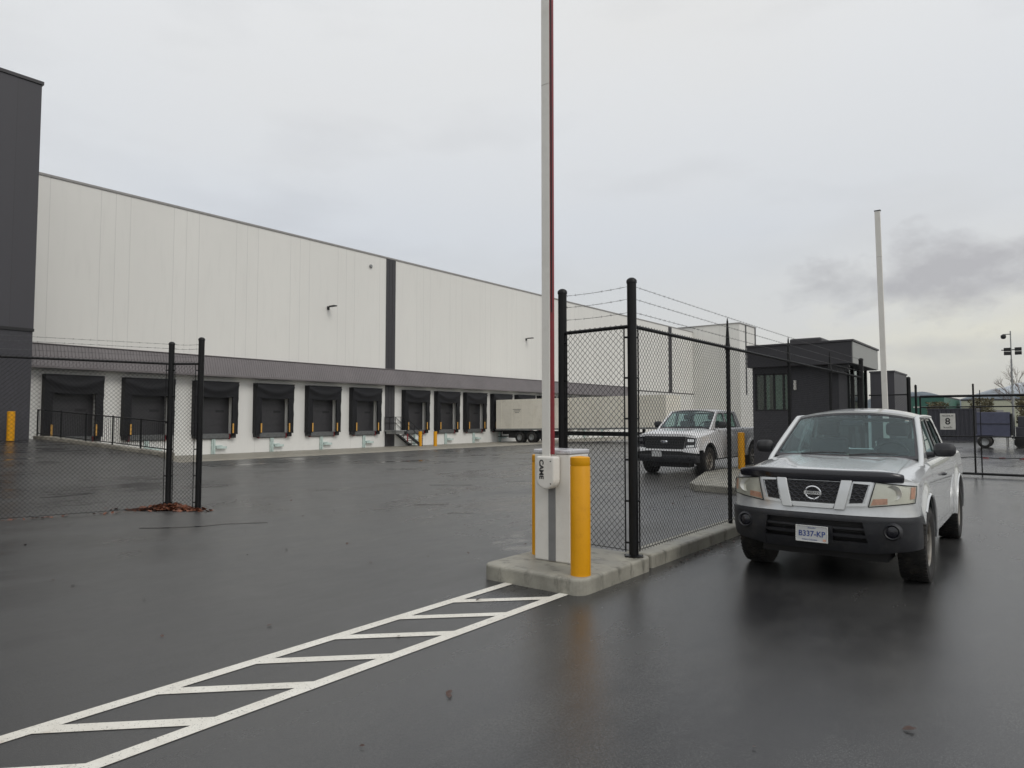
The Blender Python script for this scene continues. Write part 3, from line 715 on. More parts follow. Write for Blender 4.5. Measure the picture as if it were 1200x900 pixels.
# ------------------------------------------------------------------ trucks
def build_truck(P, loc, rz, label):
    root = empty('pickup_truck', loc, rz, label, 'pickup truck', 'parked pickup trucks')
    W, D, nexp = P['W'], P['D'], P['n']; paint = P['paint']
    zb, zs, zf = P['zb'], P['zs'], P['zf']       # bumper bottom, bumper/paint split, fascia top
    rake = P['rake']
    def tum(z):
        return -.035*max(0, (.5-z)/.2)**2*.8 - P['tumb']*max(0, (z-P['ztum'])/.3)**2
    def Fy(a): a = min(1, abs(a)); return D*(1-(max(0, 1-a**nexp))**(1/nexp))
    def F(a, z, off=0.):
        w = W+tum(z)
        def pt(a): s = 1 if a >= 0 else -1; a = abs(a); return V((s*min(a, 1)*w, Fy(a)+interp(rake, z)+max(0, a-1)*w, z))
        p = pt(a)
        if off:
            q = pt(a+.01)-pt(a-.01); nrm = V((q.y, -q.x, 0)); nrm.normalize(); p = p+nrm*off
        return p
    def patch(g, c, off, thick, nu=10, nv=5, mi=0):
        """c: four (a,z): bl, br, tr, tl"""
        def pt(u, v, o):
            a = lerp(lerp(c[0][0], c[1][0], u), lerp(c[3][0], c[2][0], u), v); z = lerp(lerp(c[0][1], c[1][1], u), lerp(c[3][1], c[2][1], u), v)
            return tuple(F(a, z, o))
        g.slab([[pt(i/nu, j/nv, off+thick) for i in range(nu+1)] for j in range(nv+1)], [[pt(i/nu, j/nv, off-.02) for i in range(nu+1)] for j in range(nv+1)], mi)
    As = [-1+.0]+[-(1-((1-abs(x))**2)) for x in [-.95, -.88, -.8, -.7, -.6, -.5, -.4, -.3, -.2, -.1]] if False else None
    half = [0, .1, .2, .3, .4, .5, .6, .68, .75, .81, .86, .9, .935, .96, .98, .992, .999, 1.0]
    aa = [-x for x in half[:0:-1]]+half
    zedge = lambda y: interp(P['zedge'], y)
    Hc = lambda y: interp(P['hood'], y)
    yc = P['ycowl']
    def top(t, r):
        """hood/fender top surface; t across, r front to cowl"""
        y0 = Fy(t)+interp(rake, zf); y = lerp(y0, yc, r)
        w = W+tum(zedge(y)); k = 1-abs(t)**P['hexp']
        ridge = P['ridge']*math.exp(-((abs(t)-.60)/.06)**2)*sm(r*1.5)*sm((1-r)*2.5)
        return V((t*w, y, zedge(y)+(Hc(y)-zedge(y))*k+ridge))
    # painted fascia: follows from zs to its top at the hood lip
    def fascia(z0, z1fn, off, mat, name, nv=10, th=.02):
        g = MB(); fr = []; bk = []
        for j in range(nv+1):
            fr.append([tuple(F(a, lerp(z0, z1fn(a), j/nv), off)) for a in aa]); bk.append([tuple(F(a, lerp(z0, z1fn(a), j/nv), off-th)) for a in aa])
        g.slab(fr, bk); return g.build(name, mat, body, smooth=40)
    # body shell: dark inner mass keeps daylight out of the gaps
    g = MB()
    g.box(-W+.16, .35, zb+.12, W-.16, yc, .82); g.box(-W+.13, P['yc1'], .42, W-.13, P['yb1'], .60)
    g.box(-W+.30, P['yb1'], .50, W-.30, P['L']-.1, .62)
    body = g.build('body', M['blk'], root)
    def ztopf(a):
        r0 = top(a, 0); return r0.z-.004
    fascia(zs, ztopf, 0, paint, 'front_panel')
    # hood
    ts = [-P['thood']+2*P['thood']*i/28 for i in range(29)]
    g = MB(); g.slab([[tuple(top(t, .012+.985*r/16)) for t in ts] for r in range(17)], [[tuple(top(t, .012+.985*r/16)-V((0, 0, .03))) for t in ts] for r in range(17)])
    g.build('hood', paint, body, smooth=35)
    # side profile
    yf, yr, ra = P['yf'], P['yr'], P['ra']; zc = P['zw']+.015
    def bottom(y):
        b = P['rock']
        for q in (yf, yr):
            if abs(y-q) < ra: b = max(b, zc+math.sqrt(max(0, ra*ra-(y-q)**2)))
        return b
    def wside(y, z):
        w = W+tum(z)
        for q in (yf, yr):      # muscular wheel arch
            d = math.hypot(y-q, (z-zc)*1.0)
            w += P['flare']*sm(1-(d-ra)/.16)*sm((ra+.16-abs(y-q))/.1) if d > ra-.02 else P['flare']
        if y > P['L']-.25: w -= .05*((y-P['L']+.25)/.25)**2
        return w
    def ys(y0, y1, st=.06):
        out = [y0, y1]; n = max(2, round((y1-y0)/st)); out += [y0+(y1-y0)*i/n for i in range(1, n)]
        for q in (yf, yr):
            for k in range(0, 25):
                yy = q-ra*cos(pi*k/24)
                if y0 < yy < y1: out.append(yy)
        out = sorted(out); res = [out[0]]
        for v in out[1:]:
            if v-res[-1] > .004: res.append(v)
        return res
    def side(s, y0, y1, ztop, name, mat, zlow=None, parent=None, inner=.03, nz=12, capin=None):
        g = MB(); fr = []; bk = []
        for y in ys(y0, y1):
            b = max(bottom(y), (zlow(y) if callable(zlow) else (zlow or 0))); zt = ztop(y)
            row = [(s*wside(y, lerp(b, zt, j/nz)), y, lerp(b, zt, j/nz)) for j in range(nz+1)]
            if capin:                   # shoulder rolls inwards
                for dx, dz in capin: row.append((s*(abs(row[nz][0])-dx), y, zt+dz))
            fr.append(row); bk.append([(x-s*inner, yy, z) for x, yy, z in row])
        g.slab(fr, bk); return g.build(name, mat, parent or body, smooth=32)
    yD = D+interp(rake, zf)-.002
    gap = .008
    for s in (-1, 1):
        # fender (side) and its top strip outboard of the hood
        o = side(s, yD-.06, P['yc1']-gap, lambda y: zedge(y), 'fender', paint, zlow=lambda y: zs-.004 if y < yf-ra*.9 else 0)
        g = MB(); tt = [s*lerp(P['thood']+.006, 1, i/8) for i in range(9)]
        rr_ = [q/16 for q in range(17)]+[1+(P['yc1']-gap-yc)/(yc-.3)*.92]
        g.slab([[tuple(top(t, q)) for t in tt] for q in rr_], [[tuple(top(t, q)-V((0, 0, .03))) for t in tt] for q in rr_])
        # cowl corner up to the first door
        g.build('fender_top', paint, body, smooth=35)
        belt = P['belt']
        capin = ((.012, .02), (.035, .035))
        zsh = lambda y: interp(P['shoulder'], y)
        # doors
        prev = P['yc1']
        for di, (y0, y1) in enumerate(P['doors']):
            dr = side(s, y0, y1-gap, zsh, 'door', paint, zlow=P['rock']+.09, capin=capin)
            if di in P['handles']:
                hy = y1-.14; zz = P['hz']; g = MB(); x = wside(hy, zz)
                g.tube([(s*(x-.01), hy-.09, zz), (s*(x+.03), hy-.07, zz), (s*(x+.03), hy+.05, zz), (s*(x-.01), hy+.07, zz)], .013, 8); g.build('handle', M['plastic'], dr, smooth=60)
        y0, y1 = P['doors'][0][0], P['doors'][-1][1]
        side(s, P['yc1'], P['yb1']-.012, lambda y: P['rock']+.085, 'rocker_panel', paint, nz=3)
        if y1 < P['yb1']-.02: side(s, y1, P['yb1']-.012, zsh, 'rear_quarter', paint, zlow=P['rock']+.09, capin=capin)
        # bed side, rail cap
        side(s, P['yb1'], P['L'], lambda y: P['bedz'], 'bed_side', paint, capin=((.015, .015), (.07, .018), (.085, .0), (.085, -.35)))
        # arches: black liner and painted lip
        for q in (yf, yr):
            g = MB(); pts = []
            for k in range(25):
                a = pi*k/24; y = q-(ra+.012)*cos(a); z = zc+(ra+.012)*sin(a)
                if q == yf and k < 12 and z < zs: continue
                pts.append((s*(wside(y, z)-.006), y, z))
            g.tube(pts, .017, 6); g.build('arch_lip', P['lip'], body, smooth=60)
            g = MB(); rows = []
            for k in range(25):
                a = pi*k/24; y = q-(ra+.02)*cos(a); z = zc+(ra+.02)*sin(a); rows.append([(s*(W-.02), y, z), (s*(W-.34), y, z)])
            g.grid(rows); g.add([(s*(W-.34), q-(ra+.02)*cos(pi*k/24), zc+(ra+.02)*sin(pi*k/24)) for k in range(25)], [tuple(range(25))])
            g.build('wheel_well', M['blk'], body)
    # tailgate and bed floor
    L = P['L']; g = MB(); g.box(-W+.09, L-.06, .62, W-.09, L-.01, P['bedz']+.01); g.build('tailgate', paint, body, bevel=.015)
    g = MB(); g.box(-W+.1, P['yb1'], .74, W-.1, L-.07, .78); g.box(-W+.05, P['yb1'], .62, W-.05, P['yb1']+.03, P['bedz']); g.build('bed_floor', M['plastic'], body)
    g = MB(); g.box(-W+.12, L-.05, .45, W-.12, L+.12, .62); g.build('rear_bumper', M['chrome'], body, bevel=.03)
    for s in (-1, 1):
        g = MB(); g.box(s*(W-.09)-.05, L-.03, .78, s*(W-.09)+.05, L+.012, 1.10); g.build('tail_light', M['redp'], body, bevel=.01)
    # ---- greenhouse
    zb_, zr = P['belt'], P['zroof']
    def gp(y, z):                # half width of the greenhouse side at height z
        k = max(0, (z-zb_)/(zr-zb_)); return lerp(W+tum(zb_)-P.get('gin', .05), P['wroof'], k**1.15) - .02*max(0, (P['ya1']-y))
    A0, A1 = P['ya0'], P['ya1']       # A-pillar base, top (y)
    R0, R1 = P['yr1'], P['yr0']       # rear roof end, rear belt
    def wsp(u, v, off=0):         # windscreen surface
        z = lerp(P['zcowl'], zr-.012, v); y = lerp(A0, A1, v); w = gp(y, max(z, zb_-.0))-.022
        bow = P['bow']*(1-u*u)*lerp(1, .75, v); return V((u*w, y-bow-off*.6, z+off*.5+P.get('crownh', .08)*.60*v*(1-abs(u)**2.4)))
    U = [-1+2*i/16 for i in range(17)]
    g = MB(); g.slab([[tuple(wsp(u, .02+.96*v/10)) for u in U] for v in range(11)], [[tuple(wsp(u, .02+.96*v/10, -.006)) for u in U] for v in range(11)])
    ws = g.build('windscreen', M['wsglass'], body, smooth=60)
    g = MB()                      # black frit border + rubber
    for (v0, v1) in ((.0, .07), (.955, 1.0)):
        g.slab([[tuple(wsp(u, lerp(v0, v1, v/2), .002)) for u in U] for v in range(3)], [[tuple(wsp(u, lerp(v0, v1, v/2), -.012)) for u in U] for v in range(3)])
    for s in (-1, 1):
        uu = [s*1.02, s*.975, s*.94]
        g.slab([[tuple(wsp(u, v/10, .003)) for u in uu] for v in range(11)], [[tuple(wsp(u, v/10, -.012)) for u in uu] for v in range(11)])
    g.build('seal', M['gloss'], ws, smooth=60)
    g = MB()                      # cowl panel
    g.slab([[tuple(wsp(u, .03, -.01)) for u in U], [(u*(W-.17), yc-.01-.02*(1-u*u), Hc(yc)-.004-.06*u*u) for u in U]], [[tuple(wsp(u, .03, -.01)-V((0, 0, .05))) for u in U], [(u*(W-.17), yc-.01, Hc(yc)-.08) for u in U]])
    g.build('cowl', M['plastic'], body, smooth=60)
    g = MB()                      # wipers
    for s0 in (-.55, .12):
        a = wsp(s0, .03, .035); b = wsp(s0+.62, .075, .035); m_ = (a+b)/2+V((0, 0, .012)); g.tube([a, m_, b], [.012, .010, .006], 6)
    g.build('wiper', M['plastic'], body)
    # roof
    def rfp(u, v):
        y = lerp(A1, R0, v); w = P['wroof']; cz = P['crown']*(1-u*u)*(.55+.45*sin(pi*clamp(v)))
        yy = y-P['bow']*.75*(1-u*u)*(1-v)**2+.06*(1-u*u)*v**2*1.0
        ch = P.get('crownh', .09)*(1-abs(u)**2.4)*(.62+.38*sin(pi*clamp(v*.9)))
        return V((u*(w+.014), yy, zr+.006+ch-.012*abs(u)**8))
    Ur = [sin(-pi/2+pi*i/24) for i in range(25)]
    g = MB(); g.slab([[tuple(rfp(u, v/16)) for u in Ur] for v in range(17)], [[tuple(rfp(u, v/16)-V((0, 0, .035))) for u in Ur] for v in range(17)])
    g.build('roof', paint, body, smooth=50)
    # side frames : polygons with holes
    from mathutils.geometry import tessellate_polygon
    def yA(z): return lerp(A0, A1, clamp((z-P['zcowl'])/(zr-P['zcowl']), -.3, 1))
    def yR(z): return lerp(R1, R0, (z-zb_)/(zr-zb_))
    for s in (-1, 1):
        outer = [(yA(zb_-.03)-.02, zb_-.03), (R1+.02, zb_-.03)]+[(yR(lerp(zb_, zr, k/8))+.0+.03*sin(pi*k/8), lerp(zb_, zr, k/8)) for k in range(9)]
        n_r = 10; outer += [(lerp(R0, A1, k/n_r), zr+.012*sin(pi*k/n_r)) for k in range(1, n_r)]
        outer += [(yA(lerp(zr, zb_, k/8))-.012, lerp(zr, zb_, k/8)) for k in range(9)]
        wins = P['wins']
        loops = [[V((y, z, 0)) for y, z in outer]]+[[V((y, z, 0)) for y, z in w] for w in wins]
        tri = tessellate_polygon(loops); flatp = [p for l in loops for p in l]
        def m3(p, o): return (s*(gp(p.x, p.y)+o), p.x, p.y)
        g = MB(); n_ = len(flatp)
        vs = [m3(p, .012) for p in flatp]+[m3(p, -.035) for p in flatp]; fs = [tuple(t) for t in tri]+[tuple(i+n_ for i in t[::-1]) for t in tri]
        o_ = 0
        for l in loops:
            for i in range(len(l)): j = (i+1) % len(l); fs.append((o_+i, o_+j, n_+o_+j, n_+o_+i))
            o_ += len(l)
        g.add(vs, fs); fr_ = g.build('cab_frame', paint, body, bevel=.006)
        for w in wins:
            cy = sum(p[0] for p in w)/len(w); cz = sum(p[1] for p in w)/len(w)
            ww = [V((lerp(cy, y, 1.02), lerp(cz, z, 1.02), 0)) for y, z in w]
            g = MB(); g.add([m3(p, -.012) for p in ww]+[m3(p, -.017) for p in ww], [tuple(range(len(ww))), tuple(range(2*len(ww)-1, len(ww)-1, -1))]); sw = g.build('side_window', M['sideglass'], body)
            g = MB(); pts = [m3(V((y, z, 0)), .006) for y, z in w]; g.tube(pts+[pts[0]], .011, 5); g.build('seal', M['blk'], sw)
        # A pillar and roof rail trim
        g = MB(); pts = [(s*(gp(yA(z), z)-.012), yA(z)+.0, z) for z in [lerp(zb_-.06, zr-.005, k/8) for k in range(9)]]+[(s*(P['wroof']-.004), lerp(A1, R0, k/8), zr+.004+.010*sin(pi*k/8)) for k in range(1, 9)]
        g.tube(pts, [.030]*9+[.022]*8, 10); g.build('pillar', paint, body, smooth=60)
        # mirror
        my, mz = P['mir']; x0 = gp(my, mz)+.0
        g = MB(); g.tube([(s*(x0-.02), my, mz-.07), (s*(x0+.10), my-.0, mz-.05)], [.035, .03], 8)
        mw, mh = P['mirs']; cx = x0+.09+mw/2; rows = []
        for k in range(9):
            t = k/8; e_ = math.sqrt(max(0, 1-(2*t-1)**4)) if 0 < k < 8 else .15
            x = cx-mw/2+mw*t; hh = mh/2*(.35+.65*e_)*(1.0-.12*(t)); d = .09*(.3+.7*e_)
            rows.append([(s*x, my+.03-d*.8*max(0, cos(a_)) if cos(a_) > 0 else my+.03, mz+hh*sin(a_)) if False else (s*x, my+.03-d*(.5+.5*cos(a_)), mz+hh*sin(a_)) for a_ in [2*pi*q/14 for q in range(15)]])
        g.grid(rows); g.add(rows[0][:-1], [tuple(range(14))]); g.add(rows[-1][:-1], [tuple(range(14))])
        mo = g.build('mirror', M['plastic'], body, smooth=50)
        g = MB(); g.box(s*cx-mw*.42, my+.031, mz-mh*.38, s*cx+mw*.42, my+.036, mz+mh*.38); g.build('mirror_glass', M['chrome'], mo)
    # rear window with panel below
    def rw(u, v, o=0): z = lerp(zb_-.02, zr-.01, v); return (u*(gp(R1, z)-.01), yR(z)+.03*(1-u*u)+o, z)
    g = MB(); g.slab([[rw(u, .12+.78*v/4) for u in (-.88, -.44, 0, .44, .88)] for v in range(5)], [[rw(u, .12+.78*v/4, -.006) for u in (-.88, -.44, 0, .44, .88)] for v in range(5)]); g.build('rear_window', M['sideglass'], body)
    g = MB()
    for (u0, u1, v0, v1) in ((-1, 1, 0, .12), (-1, 1, .9, 1), (-1, -.88, .12, .9), (.88, 1, .12, .9)):
        g.slab([[rw(lerp(u0, u1, i/4), lerp(v0, v1, j)) for i in range(5)] for j in (0, 1)], [[rw(lerp(u0, u1, i/4), lerp(v0, v1, j), -.03) for i in range(5)] for j in (0, 1)])
    g.box(-W+.10, R1-.02, .7, W-.10, R1+.025, zb_-.01)
    g.build('cab_back', paint, body)
    # interior
    g = MB(); g.box(-W+.14, yc+.05, zb_-.28, W-.14, A0+.42, zb_-.03); g.box(-W+.13, A0+.42, .55, W-.13, R1-.1, .62); g.build('dashboard', M['dash'], body, bevel=.04)
    for s in (-1, 1):
        st_ = MB(); sy = P['seaty']; x = s*.40
        st_.box(x-.25, sy-.25, .62, x+.25, sy+.25, .86); st_.box(x-.23, sy+.16, .8, x+.23, sy+.34, P['belt']+.22); st_.box(x-.13, sy+.2, P['belt']+.25, x+.13, sy+.32, P['belt']+.42)
        st_.build('seat', M['seat'], body, bevel=.05, seg=3)
    g = MB(); cx, cy, cz = .40, A0+.60, zb_+.02; pts = []
    for k in range(25):
        a = 2*pi*k/24; pts.append((cx+.19*cos(a), cy+.19*sin(a)*.42, cz+.19*sin(a)*.9))
    g.tube(pts, .016, 8)
    for a in (R(10), R(170), R(270)): g.tube([(cx, cy, cz), (cx+.19*cos(a), cy+.19*sin(a)*.42, cz+.19*sin(a)*.9)], .02, 6)
    g.build('steering_wheel', M['dash'], body)
    g = MB(); a = wsp(0, .86, -.06); g.box(-.12, a.y-.01, a.z-.06, .12, a.y+.03, a.z+.01); g.build('inner_mirror', M['dash'], body, bevel=.01)
    # ---- wheels
    def wheel(x, y, s):
        r, w = P['rw'], P['ww']; e = empty('wheel', (x, y, r)); e.parent = root
        h = w/2
        pf = [(r*.60, -h*.80), (r*.74, -h*.98), (r*.88, -h), (r*.955, -h*.90), (r*.985, -h*.72), (r*.985, h*.72), (r*.955, h*.90), (r*.88, h), (r*.74, h*.98), (r*.60, h*.80), (r*.58, h*.6), (r*.58, -h*.6)]
        g = MB(); g.lathe(pf, (0, 0, 0), 'x', 64, closed=True)
        for k in range(52):
            a = 2*pi*k/52
            for (x0, x1, da) in ((-h*.96, -h*.50, 0), (-h*.42, -h*.04, .05), (h*.06, h*.44, 0), (h*.52, h*.96, .05)):
                ca = a+da; vs = []
                for xx in (x0, x1):
                    edge = abs(xx) > h*.9
                    for aa_ in (ca-.036, ca+.036):
                        for rr in (r*(.90 if edge else .97), r*(.985 if edge else 1.003)): vs.append((xx, rr*cos(aa_), rr*sin(aa_)))
                g.add(vs, [(0, 1, 3, 2), (4, 6, 7, 5), (0, 4, 5, 1), (2, 3, 7, 6), (1, 5, 7, 3)])
        g.build('tyre', M['tyre'], e, smooth=30)
        g = MB(); R_ = r*.60
        g.lathe([(R_, s*h*.8), (R_*.97, s*h*.84), (R_*.9, s*h*.72), (R_*.88, s*h*.2), (R_*.86, -s*h*.6), (R_, -s*h*.78)], (0, 0, 0), 'x', 48)
        g.lathe([(0, s*h*.60), (R_*.16, s*h*.60), (R_*.22, s*h*.50), (R_*.3, s*h*.40), (R_*.3, s*h*.1)], (0, 0, 0), 'x', 24)
        ns_ = P['spokes']
        for k in range(ns_):
            a = 2*pi*k/ns_+.2
            def sp(rr, da, xx): return (xx, rr*cos(a+da), rr*sin(a+da))
            vs = [sp(R_*.22, -.5, s*h*.48), sp(R_*.22, .5, s*h*.48), sp(R_*.93, .17, s*h*.66), sp(R_*.93, -.17, s*h*.66), sp(R_*.22, -.5, s*h*.2), sp(R_*.22, .5, s*h*.2), sp(R_*.93, .17, s*h*.3), sp(R_*.93, -.17, s*h*.3)]
            g.add(vs, [(0, 1, 2, 3), (7, 6, 5, 4), (0, 3, 7, 4), (1, 5, 6, 2)])
        g.build('rim', M['rim'], e, smooth=30)
        g = MB(); g.lathe([(0, -s*h*.1), (R_*.78, -s*h*.1), (R_*.78, s*h*.08), (0, s*h*.08)], (0, 0, 0), 'x', 24); g.build('brake_disc', M['steel'], e)
    for y in (yf, yr):
        for s in (-1, 1): wheel(s*P['track']/2, y, s)
    # underbody
    g = MB(); g.box(-.4, .3, .34, .4, L-.4, .46)
    for y in (yf, yr): g.tube([(-P['track']/2, y, P['rw']), (P['track']/2, y, P['rw'])], .05, 8)
    g.box(-.6, .35, .24, .6, .75, .40); g.build('chassis', M['blk'], body)
    return root, body, F, patch, fascia, top, wside, wsp

def mirror_c(c): return [(-a, z) for a, z in c]

# --- silver pickup (near)
S = dict(W=.882, D=.42, n=2.7, paint=M['silver'], zb=.33, zs=.712, zf=1.06, tumb=.035, ztum=.85, flare=.035,
    rake=[(.30, .13), (.42, .05), (.55, .01), (.68, .0), (.75, .02), (.95, .045), (1.06, .07), (1.10, .09)],
    zedge=[(0, 1.0), (.1, 1.005), (.4, 1.015), (.9, 1.075), (1.4, 1.12), (5.2, 1.13)],
    hood=[(0, 1.075), (.12, 1.10), (.3, 1.135), (.7, 1.175), (1.45, 1.235)], hexp=7, ridge=.016, thood=.80,
    ycowl=1.42, yc1=1.50, shoulder=[(1.4, 1.13), (3.5, 1.15)], doors=[(1.505, 2.56), (2.56, 3.20)], handles=(0,), hz=.985,
    yb1=3.50, L=5.2, bedz=1.145, yf=.87, yr=4.07, ra=.475, zw=.375, rock=.40, belt=1.175, lip=M['silver'],
    zroof=1.655, wroof=.675, ya0=1.36, ya1=2.06, yr1=3.22, yr0=3.42, zcowl=1.20, bow=.13, crown=.045,
    wins=[[(1.60, 1.20), (2.50, 1.20), (2.50, 1.645), (2.17, 1.64), (2.06, 1.60)], [(2.60, 1.20), (3.24, 1.20), (3.17, 1.42), (3.06, 1.60), (2.98, 1.64), (2.60, 1.645)]],
    gin=.025, crownh=.118, mir=(1.66, 1.30), mirs=(.21, .165), seaty=2.25, rw=.378, ww=.255, spokes=6, track=1.56)
root, body, F, patch, fascia, top, wside, wsp = build_truck(S, (-1.855, 7.22, 0), R(.35), 'silver extended cab pickup truck with black front bumper parked by the fence')
# black bumper: lower fascia with intake opening, fog lamps, plate
halfs = [0, .1, .2, .3, .4, .5, .58, .66, .74, .81, .86, .9, .935, .96, .98, .992, 1.0]
def band(z0, z1, off, a0, a1, nv=4):
    g = MB(); n = 40; al = [lerp(a0, a1, i/n) for i in range(n+1)]
    if abs(a0) > .95: al = [sin(pi/2*x/1.0)*1.0 for x in [lerp(-1, 1, i/n) for i in range(n+1)]]
    g.slab([[tuple(F(a, lerp(z0, z1, j/nv), off)) for a in al] for j in range(nv+1)], [[tuple(F(a, lerp(z0, z1, j/nv), off-.03)) for a in al] for j in range(nv+1)])
    return g
bp = band(.655, .708, .020, -1, 1).build('front_bumper', M['plastic'], body, smooth=45)
for s in (-1, 1):
    c = [(.56, .345), (.9985, .40), (.9985, .654), (.50, .654)]; c = c if s > 0 else mirror_c(c)
    g = MB(); patch(g, c, .0, .022, 16, 6); g.build('bumper_corner', M['plastic'], bp, smooth=45)
    p = F(s*.765, .582, .03); fl = MB(); fl.lathe([(.058, -.02), (.066, -.03), (.078, -.012), (.085, .02)], tuple(p), 'y', 24); fo = fl.build('fog_light', M['plastic'], bp, smooth=50)
    fl = MB(); fl.lathe([(0, -.022), (.035, -.019), (.056, -.008), (.056, .02)], tuple(p), 'y', 20); fl.build('lens', M['gloss'], fo, smooth=50)
g = MB(); patch(g, [(-.56, .43), (.56, .43), (.56, .665), (-.56, .665)], -.05, .0, 14, 4); g.build('intake', M['blk'], bp)
g = MB(); patch(g, [(-.57, .575), (.57, .575), (.57, .595), (-.57, .595)], .0, .006, 14, 2); patch(g, [(-.57, .50), (.57, .50), (.57, .530), (-.57, .530)], .0, .015, 14, 2); patch(g, [(-.57, .345), (.57, .345), (.57, .455), (-.57, .455)], .0, .018, 14, 2)
g.build('intake_bar', M['plastic'], bp, smooth=45)
pl = empty('number_plate', (.0, .0, 0)); pl.parent = bp; pl.location = (.0, -.05, .512); pl.rotation_euler = (R(-4), 0, 0)
g = MB(); g.box(-.152, 0, -.078, .152, .005, .078); g.build('plate_panel', M['plate'], pl, bevel=.004)
g = MB()
for a in ((-.160, -.086, -.150, .086), (.150, -.086, .160, .086), (-.150, .077, .150, .086), (-.150, -.086, .150, -.077)): g.box(a[0], -.004, a[1], a[2], .006, a[3])
g.build('plate_frame', M['chrome'], pl, bevel=.001)
text_mesh('B337-KP', .082, M['blue'], 'lettering', pl, Matrix.Translation((0, -.0015, -.002)) @ RX, .0008, .262, offset=.0012)
text_mesh('Beautiful', .022, M['blue'], 'lettering', pl, Matrix.Translation((0, -.0015, .062)) @ RX, .0006)
text_mesh('British Columbia', .022, M['blue'], 'lettering', pl, Matrix.Translation((-.02, -.0015, -.062)) @ RX, .0006)
g = MB(); g.box(.11, -.0015, -.072, .14, .0, -.048); g.build('decal', M['amber'], pl)
g = MB(); patch(g, [(-.18, .43), (.20, .43), (.20, .60), (-.18, .60)], .0, .022, 6, 3); g.build('plate_bracket', M['plastic'], bp)
# grille: dark centre with mesh, slanted silver struts, two side openings
gr = MB(); patch(gr, [(-.235, .815), (.235, .815), (.305, 1.025), (-.305, 1.025)], .0, .006, 16, 6); gr = gr.build('grille', M['blk'], body, smooth=40)
for s in (-1, 1):
    c = [(.37, .825), (.50, .835), (.56, 1.005), (.415, 1.015)]; c = c if s > 0 else mirror_c(c)
    g = MB(); patch(g, c, .0, .006, 8, 6); g.build('side_grille', M['blk'], gr, smooth=40)
    # honeycomb wires
    g = MB()
    for k in range(4):
        pts = []
        for i in range(12):
            v = i/11; z = lerp(.85, 1.005, v); a = lerp(lerp(.39, .485, k/3), lerp(.435, .545, k/3), v)+.014*(1, 1, -1, -1)[i % 4]*(1 if k % 2 else -1)
            pts.append(F(s*a, z, .012))
        g.tube(pts, .0045, 4)
    g.build('side_mesh', M['hex'], gr)
g = MB()
for k in range(-7, 8):
    pts = []
    for i in range(15):
        v = i/14; z = lerp(.822, 1.022, v); zig = (1, 1, -1, -1)[i % 4]
        pts.append(F(k*.0365*lerp(.86, 1.12, v)+zig*.0165*(1 if k % 2 else -1), z, .012))
    g.tube(pts, .0048, 4)
g.build('grille_mesh', M['hex'], gr)
for s in (-1, 1):
    c = [(.215, .760), (.325, .760), (.405, 1.045), (.295, 1.045)]; c = c if s > 0 else mirror_c(c)
    g = MB(); patch(g, c, .0, .034, 8, 10); g.build('grille_strut', M['silver'], body, smooth=40, bevel=.006)
    cf = [[(.335, .795), (.54, .808), (.53, .832), (.36, .822)], [(.515, .815), (.54, .81), (.61, 1.035), (.58, 1.03)], [(.415, 1.018), (.58, 1.01), (.595, 1.04), (.41, 1.045)]]
    g = MB()
    for c in cf: patch(g, c if s > 0 else mirror_c(c), .0, .020, 8, 3)
    g.build('grille_surround', M['silver'], body, smooth=40)
    # headlight : bucket, reflector bowls, amber, clear lens
    c = [(.555, .80), (.955, .845), (.975, 1.0), (.63, 1.035)]; c = c if s > 0 else mirror_c(c)
    g = MB(); patch(g, c, .0, .004, 12, 6); hl = g.build('headlight', M['reflector'], body, smooth=40)
    g = MB(); patch(g, c, .012, .006, 14, 8); g.build('lens', M['lens'], hl, smooth=60)
    c2 = [(.575, .815), (.73, .832), (.73, .885), (.60, .875)]; g = MB(); patch(g, c2 if s > 0 else mirror_c(c2), .003, .006, 6, 3); g.build('amber_reflector', M['amber'], hl)
    c2 = [(.925, .88), (.957, .885), (.970, .99), (.94, .99)]; g = MB(); patch(g, c2 if s > 0 else mirror_c(c2), .003, .008, 5, 4); g.build('amber_reflector', M['amber'], hl)
    pb = F(s*.79, .94, .0); g = MB(); g.lathe([(.012, .008), (.03, .0), (.062, -.012), (.070, -.016), (.072, .0)], tuple(pb), 'y', 20); g.build('reflector_bowl', M['reflector'], hl, smooth=50)
    g = MB(); edge = [F(s*a, z, .016) for a, z in ((.555, .80), (.68, .814), (.80, .828), (.90, .839), (.955, .845), (.966, .92), (.975, 1.0), (.90, 1.008), (.76, 1.022), (.63, 1.035), (.59, .92), (.555, .80))]; g.tube(edge, .005, 4); g.build('gasket', M['blk'], hl)
g = MB(); patch(g, [(-.21, .765), (.21, .765), (.235, .812), (-.235, .812)], .0, .028, 12, 3); g.build('grille_bar', M['silver'], body, smooth=40, bevel=.005)
# round badge: ring, bar with lettering
bx = empty('badge', (0, .005, .925)); bx.parent = body
g = MB(); n = 32; pts = [(.072*cos(2*pi*k/n), 0, .062*sin(2*pi*k/n)) for k in range(n+1)]; g.tube(pts, .0095, 6); g.box(-.082, -.012, -.016, .082, .006, .016)
g.build('badge_ring', M['chrome'], bx, smooth=50); text_mesh('NISSAN', .026, M['ink'], 'lettering', bx, Matrix.Translation((0, -.0125, 0)) @ RX, .0006, .125, offset=.0006)
pl.scale = (.94, 1, .92)
bx.location = (0, -.008+.035, .908)
